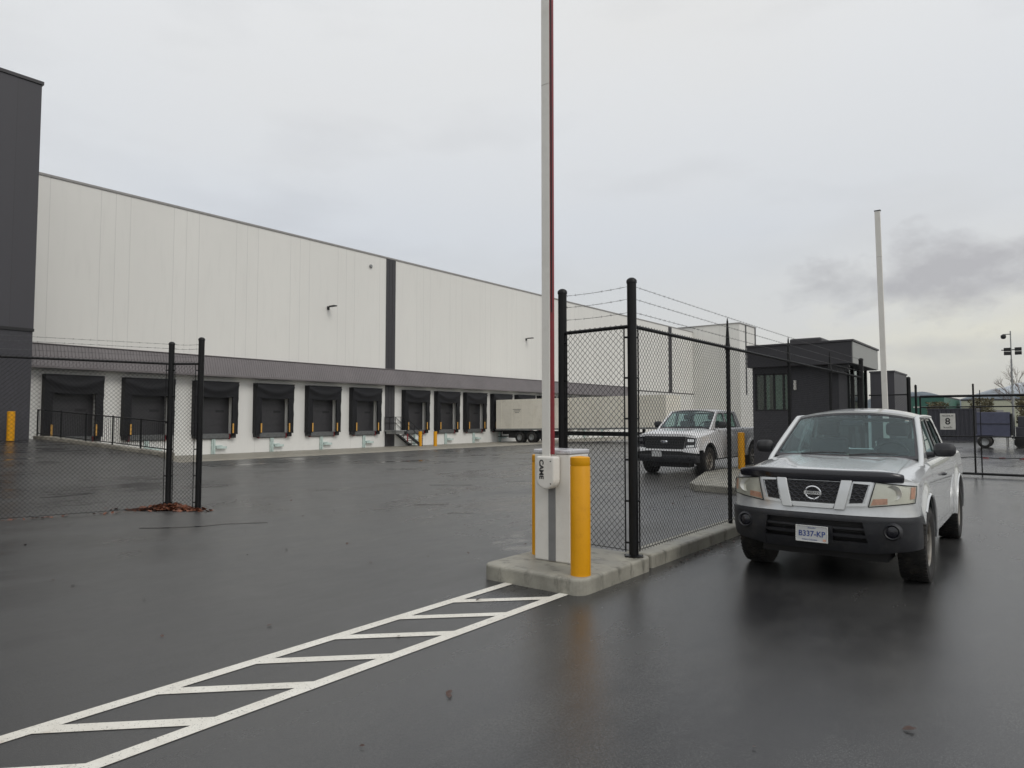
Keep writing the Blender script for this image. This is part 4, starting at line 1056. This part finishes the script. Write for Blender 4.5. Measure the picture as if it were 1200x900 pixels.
# hood deflector
g = MB(); rows = []; rb = []
dl = [lerp(-.875, .875, i/40) for i in range(41)]
for j, (dz, off) in enumerate(((-.056, .014), (-.050, .026), (.0, .036), (.036, .030), (.046, .016), (.050, -.03))):
    row = []
    for a in dl:
        tp = top(a, 0); p = F(a, 1.05, off); p.y = lerp(p.y, .05, .0); fade = 1-.25*abs(a/.875)**10
        row.append((p.x, p.y, lerp(tp.z, 1.075+.012*(1-a*a), .6)+dz*fade))
    rows.append(row)
    rb.append([(x, y+.012, z-.004) for x, y, z in row])
g.slab(rows, rb); g.build('hood_deflector', M['gloss'], body, smooth=50)
# side moulding line + mud on sill, lime cloth on the dash, sticker
g = MB(); g.box(-.10, 1.52, 1.155, .09, 1.66, 1.19); g.box(-.02, 1.54, 1.19, .10, 1.62, 1.225); g.build('lime_cloth', M['hivis'], body, bevel=.02)
a = wsp(.86, .90, -.008); g = MB(); g.box(a.x-.02, a.y-.003, a.z-.012, a.x+.02, a.y, a.z+.012); g.build('sticker', M['sign'], body)


# --- white pickup (farther)
Wp = dict(W=.965, D=.20, n=4.2, paint=M['white'], zb=.42, zs=.745, zf=1.14, tumb=.05, ztum=1.0, flare=.03,
    rake=[(.35, .06), (.52, .0), (.74, .02), (.80, .05), (1.14, .08)],
    zedge=[(0, 1.08), (.3, 1.11), (1.0, 1.18), (1.5, 1.25), (5.9, 1.30)],
    hood=[(0, 1.17), (.15, 1.22), (.5, 1.28), (1.55, 1.37)], hexp=6, ridge=.02, thood=.80,
    ycowl=1.52, yc1=1.60, shoulder=[(1.5, 1.30), (4, 1.32)], doors=[(1.605, 2.62), (2.62, 3.50)], handles=(0, 1), hz=1.10,
    yb1=3.95, L=5.85, bedz=1.33, yf=.98, yr=4.66, ra=.50, zw=.405, rock=.46, belt=1.345, lip=M['blk'],
    zroof=1.84, wroof=.73, ya0=1.42, ya1=2.12, yr1=3.66, yr0=3.86, zcowl=1.345, bow=.12, crown=.04,
    crownh=.10, wins=[[(1.70, 1.37), (2.55, 1.37), (2.55, 1.80), (2.20, 1.795), (2.08, 1.75)], [(2.66, 1.37), (3.46, 1.37), (3.46, 1.78), (3.40, 1.80), (2.66, 1.80)]],
    mir=(1.80, 1.45), mirs=(.26, .22), seaty=2.35, rw=.405, ww=.26, spokes=6, track=1.70)
root2, body2, F, patch, fascia, top, wside, wsp = build_truck(Wp, (-8.66, 18.15, 0), R(0), 'white pickup truck seen through the chain link fence')
g = MB(); patch(g, [(-.60, .775), (.60, .775), (.66, 1.12), (-.66, 1.12)], .0, .02, 16, 6); gr = g.build('grille', M['blk'], body2, smooth=40)
g = MB()
for z in (.82, .90, .98, 1.06): patch(g, [(-.60, z), (.60, z), (.61, z+.035), (-.61, z+.035)], .02, .022, 16, 2)
for k in range(-11, 12): patch(g, [(k*.052-.004, .79), (k*.052+.004, .79), (k*.053+.004, 1.11), (k*.053-.004, 1.11)], .02, .012, 1, 4)
patch(g, [(-.63, 1.10), (.63, 1.10), (.64, 1.13), (-.64, 1.13)], .02, .03, 16, 2)
g.build('grille_slat', M['plastic'], gr)
g = MB(); g.lathe([(0, -.02), (.07, -.018), (.085, -.008), (.085, .02)], (0, .035, 0), 'y', 24)
g.v = [(x*1.35, y, .975+z*.55) for x, y, z in g.v]; bd = g.build('oval_badge', M['chrome'], gr, smooth=40)
text_mesh('Ford', .055, M['blue'], 'lettering', bd, Matrix.Translation((0, .013, .975)) @ RX, .001)
for s in (-1, 1):
    c = [(.62, .80), (.965, .83), (.975, 1.08), (.67, 1.12)]; c = c if s > 0 else mirror_c(c)
    g = MB(); patch(g, c, .0, .012, 10, 5); hl = g.build('headlight', M['gloss'], body2, smooth=40)
    for c2 in ([(.68, .82), (.90, .835), (.90, .89), (.70, .88)], [(.925, .84), (.955, .845), (.965, 1.07), (.94, 1.07)], [(.72, .98), (.90, .98), (.90, 1.05), (.72, 1.06)]):
        g = MB(); patch(g, c2 if s > 0 else mirror_c(c2), .012, .008, 6, 3); g.build('lamp_cell', M['chrome'], hl)
g = MB(); patch(g, [(-.999, .40), (.999, .40), (.999, .60), (-.999, .60)], .02, .04, 34, 6); bp2 = g.build('front_bumper', M['plastic'], body2, smooth=45, bevel=.01)
g = MB(); patch(g, [(-.97, .59), (.97, .59), (.97, .70), (-.97, .70)], -.0, .02, 30, 3); g.build('lower_intake', M['blk'], bp2)
for s in (-1, 1):
    c = [(.60, .70), (.995, .66), (.995, .80), (.62, .78)]; g = MB(); patch(g, c if s > 0 else mirror_c(c), .0, .05, 10, 3); g.build('bumper_end', M['white'], bp2, smooth=40)
    p = F(s*.80, .52, .06); g = MB(); g.lathe([(0, -.01), (.05, -.008), (.06, .02)], tuple(p), 'y', 16); g.build('fog_light', M['gloss'], bp2)
g = MB(); patch(g, [(-.61, .715), (.61, .715), (.61, .755), (-.61, .755)], .0, .05, 20, 2); g.build('white_lip', M['white'], bp2)
g = MB(); g.box(-.34, -.075, .55, -.04, -.068, .70); g.build('number_plate', M['plate'], bp2)

# ------------------------------------------------------------------ semi trailers
def semi(x0, x1, yc_, label, z0=.55, ztop=3.28, dz=.28, nose=True):
    """rear doors at x0 against the dock, floor rising dz towards the nose"""
    e = empty('semi_trailer', (x0, yc_, gz(x0, yc_)), 0, label, 'semi trailer')
    Z = gz(x0, yc_); L = x1-x0; h0, h1 = z0-Z, ztop-Z
    def zz(t, z): return z+dz*t/L
    g = MB(); n = 13
    for s in (-1, 1):   # ribbed side walls
        rows = []; k = 0; y = s*1.29
        g.add([(0, y, h0+.12), (L, y, h0+.12+dz), (L, y, h1+dz*.5), (0, y, h1)], [(0, 1, 2, 3)])
    g.add([(0, -1.29, h0+.12), (0, 1.29, h0+.12), (0, 1.29, h1), (0, -1.29, h1)], [(0, 1, 2, 3)])
    g.add([(L, -1.29, h0+.12+dz), (L, 1.29, h0+.12+dz), (L, 1.29, h1+dz*.5), (L, -1.29, h1+dz*.5)], [(0, 1, 2, 3)])
    g.add([(0, -1.29, h1), (L, -1.29, h1+dz*.5), (L, 1.29, h1+dz*.5), (0, 1.29, h1)], [(0, 1, 2, 3)])
    bd = g.build('box_body', M['boxw'], e)
    g = MB()
    for i in range(14):
        x = .6+i*(L-1.0)/13; 
        for s in (-1, 1): g.box(x-.02, s*1.295-.01, zz(x, h0+.14), x+.02, s*1.295+.01, h1+dz*.5*x/L-.05)
    g.build('side_rib', M['boxw'], bd)
    g = MB()
    for s in (-1, 1):
        y = s*1.30; g.add([(0, y-.02, h0), (L, y-.02, h0+dz), (L, y-.02, h0+.14+dz), (0, y-.02, h0+.14), (0, y+.02, h0), (L, y+.02, h0+dz), (L, y+.02, h0+.14+dz), (0, y+.02, h0+.14)], [(0, 1, 2, 3), (7, 6, 5, 4), (3, 2, 6, 7), (0, 4, 5, 1), (0, 3, 7, 4), (1, 5, 6, 2)])
    g.build('side_rail', M['steel'], bd)
    g = MB(); g.box(0, -1.25, h0-.1, .12, 1.25, h0+.0); g.box(.1, -.5, h0-.35, L-.5, .5, h0-.02); g.box(1.2, -1.0, .45, 5.2, 1.0, h0-.15); g.build('chassis', M['blk'], e)
    g = MB(); g.box(.05, -1.1, .50, .15, 1.1, .60)
    for s in (-1, 1): g.box(.05, s*.7-.04, .55, .13, s*.7+.04, h0)
    g.build('rear_guard', M['blk'], e)
    for x in (2.6, 3.9):
        for s in (-1, 1):
            for yy in (s*1.12, s*.80):
                g = MB(); r = .50; w_ = .13
                g.lathe([(r*.55, -w_), (r*.9, -w_), (r, -w_*.7), (r, w_*.7), (r*.9, w_), (r*.55, w_)], (x, yy, r+gz(x0+x, yc_)-Z), 'x' if False else 'y', 24, closed=True); wh_ = g.build('wheel', M['tyre'], e, smooth=40)
                g = MB(); g.lathe([(0, -s*.02), (.12, -s*.02), (.16, s*.02), (r*.5, s*.02), (r*.56, s*w_*.9)], (x, yy, r+gz(x0+x, yc_)-Z), 'y', 20); g.build('rim', M['steel'], wh_, smooth=40)
    for s in (-1, 1):
        g = MB(); xx = L-3.0; g.box(xx-.08, s*.95-.08, gz(x0+xx, yc_)-Z+.02, xx+.08, s*.95+.08, zz(xx, h0)); g.box(xx-.2, s*.95-.15, gz(x0+xx, yc_)-Z, xx+.2, s*.95+.15, gz(x0+xx, yc_)-Z+.06); g.build('landing_leg', M['blk'], e)
    return e
semi(-39.0, -22.5, 48.9, 'long white box semi trailer backed into a dock past the stairs')
for o in list(bpy.data.objects):
    if o.name == 'semi_trailer':
        g = MB()
        for k in range(3): g.box(1.9+k*.12, -1.306, 2.95-k*.14, 2.8-k*.1, -1.303, 2.99-k*.14)
        g.build('faded_mark', M['cabgrey'], [c for c in o.children if c.name.startswith('box_body')][0])

# ------------------------------------------------------------------ far right yard
ct = empty('storage_container', (-7.0, 60, 0), R(-6), 'long dark ribbed storage container beyond the sliding gate', 'storage container')
g = MB(); pts = []
for s, y in ((0, 0),):
    x = 0
    while x < 2.95: pts += [(x, 0), (x+.10, 0), (x+.14, .05), (x+.24, .05)]; x += .28
g.grid([[(x, -d, .1), (x, -d, 2.25)] for x, d in pts]); g.box(0, .05, .1, 3.0, 1.6, 2.25); g.build('ribbed_wall', M['cont'], ct)
g = MB(); g.box(-.05, -.06, 2.25, 3.08, 1.6, 2.37); g.box(-.05, -.06, 0, 3.08, 1.6, .1); g.box(2.97, -.07, .1, 3.08, .06, 2.25); g.build('frame', M['cont'], ct)
ut = empty('utility_trailer', (-2.3, 46.6, 0), 0, 'blue grey box trailer with a single wheel visible beyond the gate', 'trailer')
g = MB(); g.box(-.75, -.6, .62, .75, .6, 1.98); g.build('box_body', M['navy'], ut, bevel=.02)
g = MB(); g.box(-.78, -.63, 1.32, .78, .63, 1.35); g.box(.78, -.62, .7, .86, .62, 1.9); g.box(.8, -.1, .5, 2.3, .1, .6); g.build('frame', M['blk'], ut)
for s in (-1, 1):
    g = MB(); g.lathe([(.2, -.1), (.3, -.1), (.34, -.07), (.34, .07), (.3, .1), (.2, .1)], (-.40, s*.72, .34), 'y', 24, closed=True); w_ = g.build('wheel', M['tyre'], ut, smooth=40)
    g = MB(); g.lathe([(0, 0), (.2, s*.03)], (-.40, s*.72, .34), 'y', 16); g.build('rim', M['steel'], w_)
    g = MB(); g.box(-.80, s*.72-.11, .70, .0, s*.72+.11, .74); g.build('mudguard', M['navy'], ut)
for x in (.9, 1.7):
    g = MB(); g.cyl(x, -.9, 0, .62, .02, 6); g.box(x-.08, -.98, 0, x+.08, -.82, .02); g.build('stabiliser', M['steel'], ut)
ms = empty('camera_mast', (-1.45, 47.9, 0), 0, 'thin telescopic mast carrying a dome camera and floodlights at the far right', 'camera mast')
g = MB(); g.cyl(0, 0, .5, 3.2, .06, 10); g.cyl(0, 0, 3.2, 5.0, .045, 10); g.cyl(0, 0, 5.0, 6.6, .03, 8)
pts = [(.09*cos(i*.9), .09*sin(i*.9), 2.3+i*.06) for i in range(40)]; g.tube(pts, .014, 4); g.build('mast', M['steel'], ms)
g = MB(); g.box(-.45, -.02, 5.50, .45, .02, 5.55); g.build('crossbar', M['blk'], ms)
for x in (-.18, .32):
    for dz in (0, -.22):
        g = MB(); g.box(x-.15, -.16, 5.45+dz, x+.17, .02, 5.64+dz); g.build('floodlight', M['blk'], ms, bevel=.01)
g = MB(); g.box(-.35, -.02, 6.40, .02, .02, 6.44); g.lathe([(0, 0), (.09, .02), (.13, .1), (.13, .2), (.05, .27), (0, .28)], (-.33, 0, 6.16), 'z', 14); g.build('dome_camera', M['blk'], ms)
g = MB(); g.box(.1, -.5, .45, 1.2, .5, 1.15); g.box(.2, -.4, 1.15, .8, .4, 1.75); g.build('generator_box', M['cont'], ms, bevel=.03)
for s in (-1, 1):
    g = MB(); g.lathe([(0, -.08), (.3, -.08), (.3, .08), (0, .08)], (.3, s*.7, .3), 'y', 16); g.build('wheel', M['tyre'], ms)
    g = MB(); g.cyl(-.3, s*.9, 0, .6, .03, 6); g.build('outrigger', M['steel'], ms)

gb = empty('green_building', (-20.5, 150, 0), R(0), 'low green clad building far beyond the gate', 'building')
g = MB(); g.box(-2, 0, 0, 5.6, 30, 5.6); g.build('wall', M['green'], gb)
g = MB(); g.box(-2.1, -.1, 5.6, 5.7, 30, 5.8); g.build('roof_edge', M['strip'], gb)
g = MB(); g.box(.6, -.08, 3.6, 4.6, -.02, 3.85); g.build('white_sign_strip', M['sign'], gb)
bb = empty('beige_building', (-13, 172, 0), 0, 'pale beige warehouse stretching across the far right distance', 'building')
g = MB(); g.box(-1, 0, 0, 70, 30, 5.3); g.build('wall', M['beige'], bb)
g = MB(); g.box(-1.1, -.1, 5.3, 70.1, 30.1, 5.6); g.build('roof', M['strip'], bb)
for i in range(9):
    g = MB(); g.box(3+i*7, -.06, .0, 6.2+i*7, 0, 3.3); g.build('loading_door', M['coping'], bb)

def bare_tree(x, y, h, label, leafy=False):
    e = empty('bare_tree' if not leafy else 'shrubby_tree', (x, y, 0), 0, label, 'tree', 'trees beyond the gate')
    g = MB(); g.tube([(0, 0, 0), (.05, 0, h*.3), (.0, .1, h*.6)], [.14, .10, .05], 7); g.build('trunk', M['bark'], e)
    g = MB()
    def br(p, d, L, r, lv):
        q = p+d*L; g.tube([p, (p+q)/2+V([random.uniform(-.06, .06)*L for _ in range(3)]), q], [r, r*.8, r*.55], 4)
        if lv:
            for _ in range(4 if lv > 1 else 5):
                nd = (d+V([random.uniform(-.75, .75), random.uniform(-.75, .75), random.uniform(-.25, .6)])).normalized()
                br(lerp(p, q, random.uniform(.45, 1)), nd, L*random.uniform(.55, .75), r*.55, lv-1)
    for k in range(7):
        a = k*2.4; br(V((0, 0, h*(.25+.05*k))), V((cos(a)*.7, sin(a)*.7, .8)).normalized(), h*.28, .05, 3)
    if leafy:
        for i in range(900):
            a = random.random()*6.28; rr = h*.32*math.sqrt(random.random()); z = h*(.25+.75*random.random()); c = V((rr*cos(a), rr*sin(a), z)); s = .07+.08*random.random()
            u = V([random.gauss(0, 1) for _ in range(3)]).normalized()*s; w = V([random.gauss(0, 1) for _ in range(3)]).normalized()*s
            g.add([c-u, c+w, c+u, c-w], [(0, 1, 2, 3)])
    g.build('crown', M['shrub'] if leafy else M['twig'], e)
bare_tree(-2.2, 96, 7.2, 'bare winter tree left of the camera mast at the far right')
bare_tree(.4, 92, 6.6, 'bare winter tree just right of the camera mast')
bare_tree(2.6, 95, 7.0, 'bare winter tree at the right edge of the far yard')
bare_tree(-5.6, 92, 3.9, 'small brown leafed tree above the blue grey trailer', True)
bare_tree(-1.0, 80, 3.9, 'brown leafed bush beside the foot of the camera mast', True)
bare_tree(-9.8, 92, 3.5, 'brown leafed bush above the dark storage container', True)

# ------------------------------------------------------------------ mountains
g = MB()
from mathutils import noise as NZ
def ridge(cx, cy, wid, dep, h, seed):
    nx, ny = 70, 24; rows = []
    for j in range(ny+1):
        row = []
        for i in range(nx+1):
            u = i/nx*2-1; v = j/ny*2-1; x = cx+u*wid; y = cy+v*dep
            e_ = max(0, 1-abs(u)**2.2)*max(0, 1-abs(v)**1.6)
            n_ = NZ.fractal(V((x*.0018+seed, y*.0018, seed)), 1.0, 2.0, 6)
            row.append((x, y, -5+h*e_*(.82+.38*n_)))
        rows.append(row)
    g.grid(rows)
ridge(-340, 2500, 230, 300, 108, 1.3); ridge(-60, 3000, 300, 400, 128, 4.1); ridge(500, 3100, 420, 350, 120, 7.7); ridge(-150, 3400, 300, 200, 85, 9.2)
tag(g.build('mountains', M['mount'], smooth=180), kind='structure')

# ------------------------------------------------------------------ air
g = MB(); g.box(-1500, -600, -6, 1500, 3700, 170)
hm = bpy.data.materials.new('haze_air'); hm.use_nodes = True; hn = hm.node_tree.nodes
hn.remove(hn['Principled BSDF']); pv = hn.new('ShaderNodeVolumePrincipled'); pv.inputs['Color'].default_value = (.80, .88, .97, 1); pv.inputs['Density'].default_value = .00010
hm.node_tree.links.new(pv.outputs[0], hn['Material Output'].inputs['Volume'])
tag(g.build('haze', hm), kind='stuff')

# ------------------------------------------------------------------ leaves
g = MB()
def leaf(x, y, z, s, flat_=.25):
    a = random.random()*6.28; t = random.gauss(0, flat_); t2 = random.gauss(0, flat_)
    m = Matrix.Translation((x, y, z)) @ Matrix.Rotation(a, 4, 'Z') @ Matrix.Rotation(t, 4, 'X') @ Matrix.Rotation(t2, 4, 'Y')
    pts = [(-.5, 0, 0), (-.25, .26, .05), (.1, .32, .08), (.3, .16, .03), (.55, 0, .0), (.3, -.16, .03), (.1, -.32, .08), (-.25, -.26, .05), (0, 0, -.02)]
    g.add([m @ (V(p)*s) for p in pts], [(8, i, (i+1) % 8) for i in range(8)])
for i in range(620):
    u = random.gauss(0, .45); v = random.gauss(0, .16); x = -12.52+u*.55+v*.3; y = 6.02+u*.62*.35-v*.5-(.25 if u < 0 else 0)*abs(u)
    r_ = math.hypot(u/.9, v/.4); z = .012+max(0, .11*(1-r_))*random.random()
    leaf(x, y, z, random.uniform(.05, .13), .5 if z > .04 else .3)
for i in range(90):
    t = random.random(); leaf(lerp(-12.6, -14.0, t)+random.gauss(0, .06), lerp(5.9, .6, t)+random.gauss(0, .05), .015, random.uniform(.04, .10))
tag(g.build('leaf_litter', M['leaf']), kind='stuff')
g = MB()
for x, y, s in ((-2.86, 3.05, .06), (-2.83, 3.02, .05), (-.62, 4.2, .07), (-4.9, 3.15, .05), (-6.1, 5.2, .05), (-1.2, 3.5, .02), (-5.6, 6.3, .05), (-6.6, 7.7, .05), (-5.4, 7.2, .04), (-2.75, 2.3, .03), (-7.6, 5.1, .05), (-3.9, 3.6, .03), (-4.1, 4.75, .05), (-7.2, 9.1, .06), (-2.5, 3.9, .02), (-5.3, 2.5, .04), (-6.5, 2.9, .03)):
    leaf(x, y, .012+gz(x, y), s, .2)
for i in range(70):
    x, y = random.uniform(-13, -4.8), random.uniform(2.5, 14); leaf(x, y, .010+gz(x, y), random.uniform(.02, .055), .25)
for i in range(60):
    x, y = random.uniform(-3.42, -3.30), random.uniform(7, 12); leaf(x, y, .012, random.uniform(.02, .05), .3)
tag(g.build('stray_leaves', M['leaf2']), kind='stuff')

# ------------------------------------------------------------------ sky, sun, camera
w = bpy.data.worlds.new('World'); sc.world = w; w.use_nodes = True
ns, ls = w.node_tree.nodes, w.node_tree.links
bg = ns['Background']; SUN_EL, SUN_AZ = 42., 100.      # azimuth measured clockwise from +Y
sky = ns.new('ShaderNodeTexSky'); sky.sky_type = 'NISHITA'; sky.sun_disc = False; sky.sun_elevation = R(SUN_EL); sky.sun_rotation = R(SUN_AZ)
sky.air_density = 1; sky.dust_density = 4; sky.ozone_density = 1
tc = ns.new('ShaderNodeTexCoord'); sp = ns.new('ShaderNodeSeparateXYZ'); ls.new(tc.outputs['Generated'], sp.inputs[0])
cr = ns.new('ShaderNodeValToRGB'); e = cr.color_ramp.elements
stops = [(0, (6.6, 6.3, 5.5)), (.035, (6.8, 6.5, 5.6)), (.07, (6.9, 6.8, 6.1)), (.13, (6.6, 6.75, 6.8)), (.25, (7.0, 7.3, 7.7)), (.5, (8.4, 8.55, 8.7)), (1, (10., 10.2, 10.4))]
while len(e) < len(stops): e.new(.5)
for el, (p, c) in zip(e, stops): el.position = p; el.color = (*[x/10 for x in c], 1)
ls.new(sp.outputs['Z'], cr.inputs[0])
mp = ns.new('ShaderNodeMapping'); mp.inputs['Scale'].default_value = (1, 1, 3.6); ls.new(tc.outputs['Generated'], mp.inputs[0])
n1 = N(ns, 'ShaderNodeTexNoise', Scale=3.2, Detail=7, Roughness=.52); ls.new(mp.outputs[0], n1.inputs['Vector'])
n2 = N(ns, 'ShaderNodeTexNoise', Scale=1.1, Detail=3, Roughness=.5); ls.new(mp.outputs[0], n2.inputs['Vector'])
f1 = ramp(ns, ls, n1.outputs[0], .52, .74, 0, .22); c1 = mixc(ns, ls, f1, cr.outputs[0], (.42, .43, .46))
f2 = ramp(ns, ls, n2.outputs[0], .35, .65, 0, .45); c2 = mixc(ns, ls, f2, c1, (.80, .79, .76), 'MIX')
# a ragged darker cloud low over the right, where the photograph has it
def cloud(base, d, rad, amt, colr, nsc=7., sq=2.6):
    cx = ns.new('ShaderNodeCombineXYZ'); v1 = ns.new('ShaderNodeVectorMath'); v1.operation = 'SUBTRACT'; v1.inputs[1].default_value = d; ls.new(tc.outputs['Generated'], v1.inputs[0])
    v2 = ns.new('ShaderNodeVectorMath'); v2.operation = 'MULTIPLY'; v2.inputs[1].default_value = (1/rad, 1/rad, sq/rad); ls.new(v1.outputs[0], v2.inputs[0])
    v3 = ns.new('ShaderNodeVectorMath'); v3.operation = 'LENGTH'; ls.new(v2.outputs[0], v3.inputs[0])
    mq = ns.new('ShaderNodeMapping'); mq.inputs['Scale'].default_value = (1, 1, 1.7); ls.new(tc.outputs['Generated'], mq.inputs[0]); nn = N(ns, 'ShaderNodeTexNoise', Scale=nsc*1.5, Detail=8, Roughness=.62); ls.new(mq.outputs[0], nn.inputs['Vector'])
    ad = ns.new('ShaderNodeMath'); ad.operation = 'MULTIPLY_ADD'; ls.new(nn.outputs[0], ad.inputs[0]); ad.inputs[1].default_value = 2.6; ls.new(v3.outputs['Value'], ad.inputs[2])
    return mixc(ns, ls, ramp(ns, ls, ad.outputs[0], 2.25, 1.35, 0, amt), base, colr)
def dirpx(px, py):
    x = (px-600)/800; y = (450-py)/800; p = R(2.86); a = R(38); fw = cos(p)-y*sin(p); up = sin(p)+y*cos(p)
    return V((x*cos(a)-fw*sin(a), x*sin(a)+fw*cos(a), up)).normalized()
c3 = cloud(c2, tuple(dirpx(1150, 385)), .26, .6, (.86, .83, .68), 4, 5)
c3 = cloud(c3, tuple(dirpx(1115, 322)), .17, .72, (.42, .41, .43), 9, 2.8)
c3 = cloud(c3, tuple(dirpx(985, 338)), .085, .55, (.45, .45, .47), 12, 2.2)
c3 = cloud(c3, tuple(dirpx(1110, 408)), .15, .4, (.50, .50, .52), 7, 9)
sc1 = ns.new('ShaderNodeVectorMath'); sc1.operation = 'SCALE'; sc1.inputs['Scale'].default_value = 10.0; ls.new(c3, sc1.inputs[0])
mxs = ns.new('ShaderNodeMix'); mxs.data_type = 'RGBA'; mxs.inputs[0].default_value = .93; ls.new(sky.outputs[0], mxs.inputs[6]); ls.new(sc1.outputs[0], mxs.inputs[7])
ls.new(mxs.outputs[2], bg.inputs[0]); bg.inputs[1].default_value = .10
sl = bpy.data.lights.new('sun', 'SUN'); sl.energy = .9; sl.angle = R(25); sl.color = (1, .97, .92)
so = bpy.data.objects.new('sun', sl); col.objects.link(so)
az = R(SUN_AZ); sd = V((sin(az)*cos(R(SUN_EL)), cos(az)*cos(R(SUN_EL)), sin(R(SUN_EL)))); so.rotation_euler = sd.to_track_quat('Z', 'Y').to_euler(); so.location = (10, 0, 30)

cam = bpy.data.cameras.new('camera'); co = bpy.data.objects.new('camera', cam); col.objects.link(co); sc.camera = co
co.location = (0, 0, 1.65); co.rotation_euler = (R(90+2.86), 0, R(38)); cam.sensor_width = 36; cam.lens = 24; cam.clip_end = 12000; cam.clip_start = .05
sc.render.resolution_x = 1024; sc.render.resolution_y = 768
vs = sc.view_settings; vs.view_transform = 'Standard'; vs.look = 'None'; vs.gamma = 1; vs.exposure = 0; vs.use_curve_mapping = False
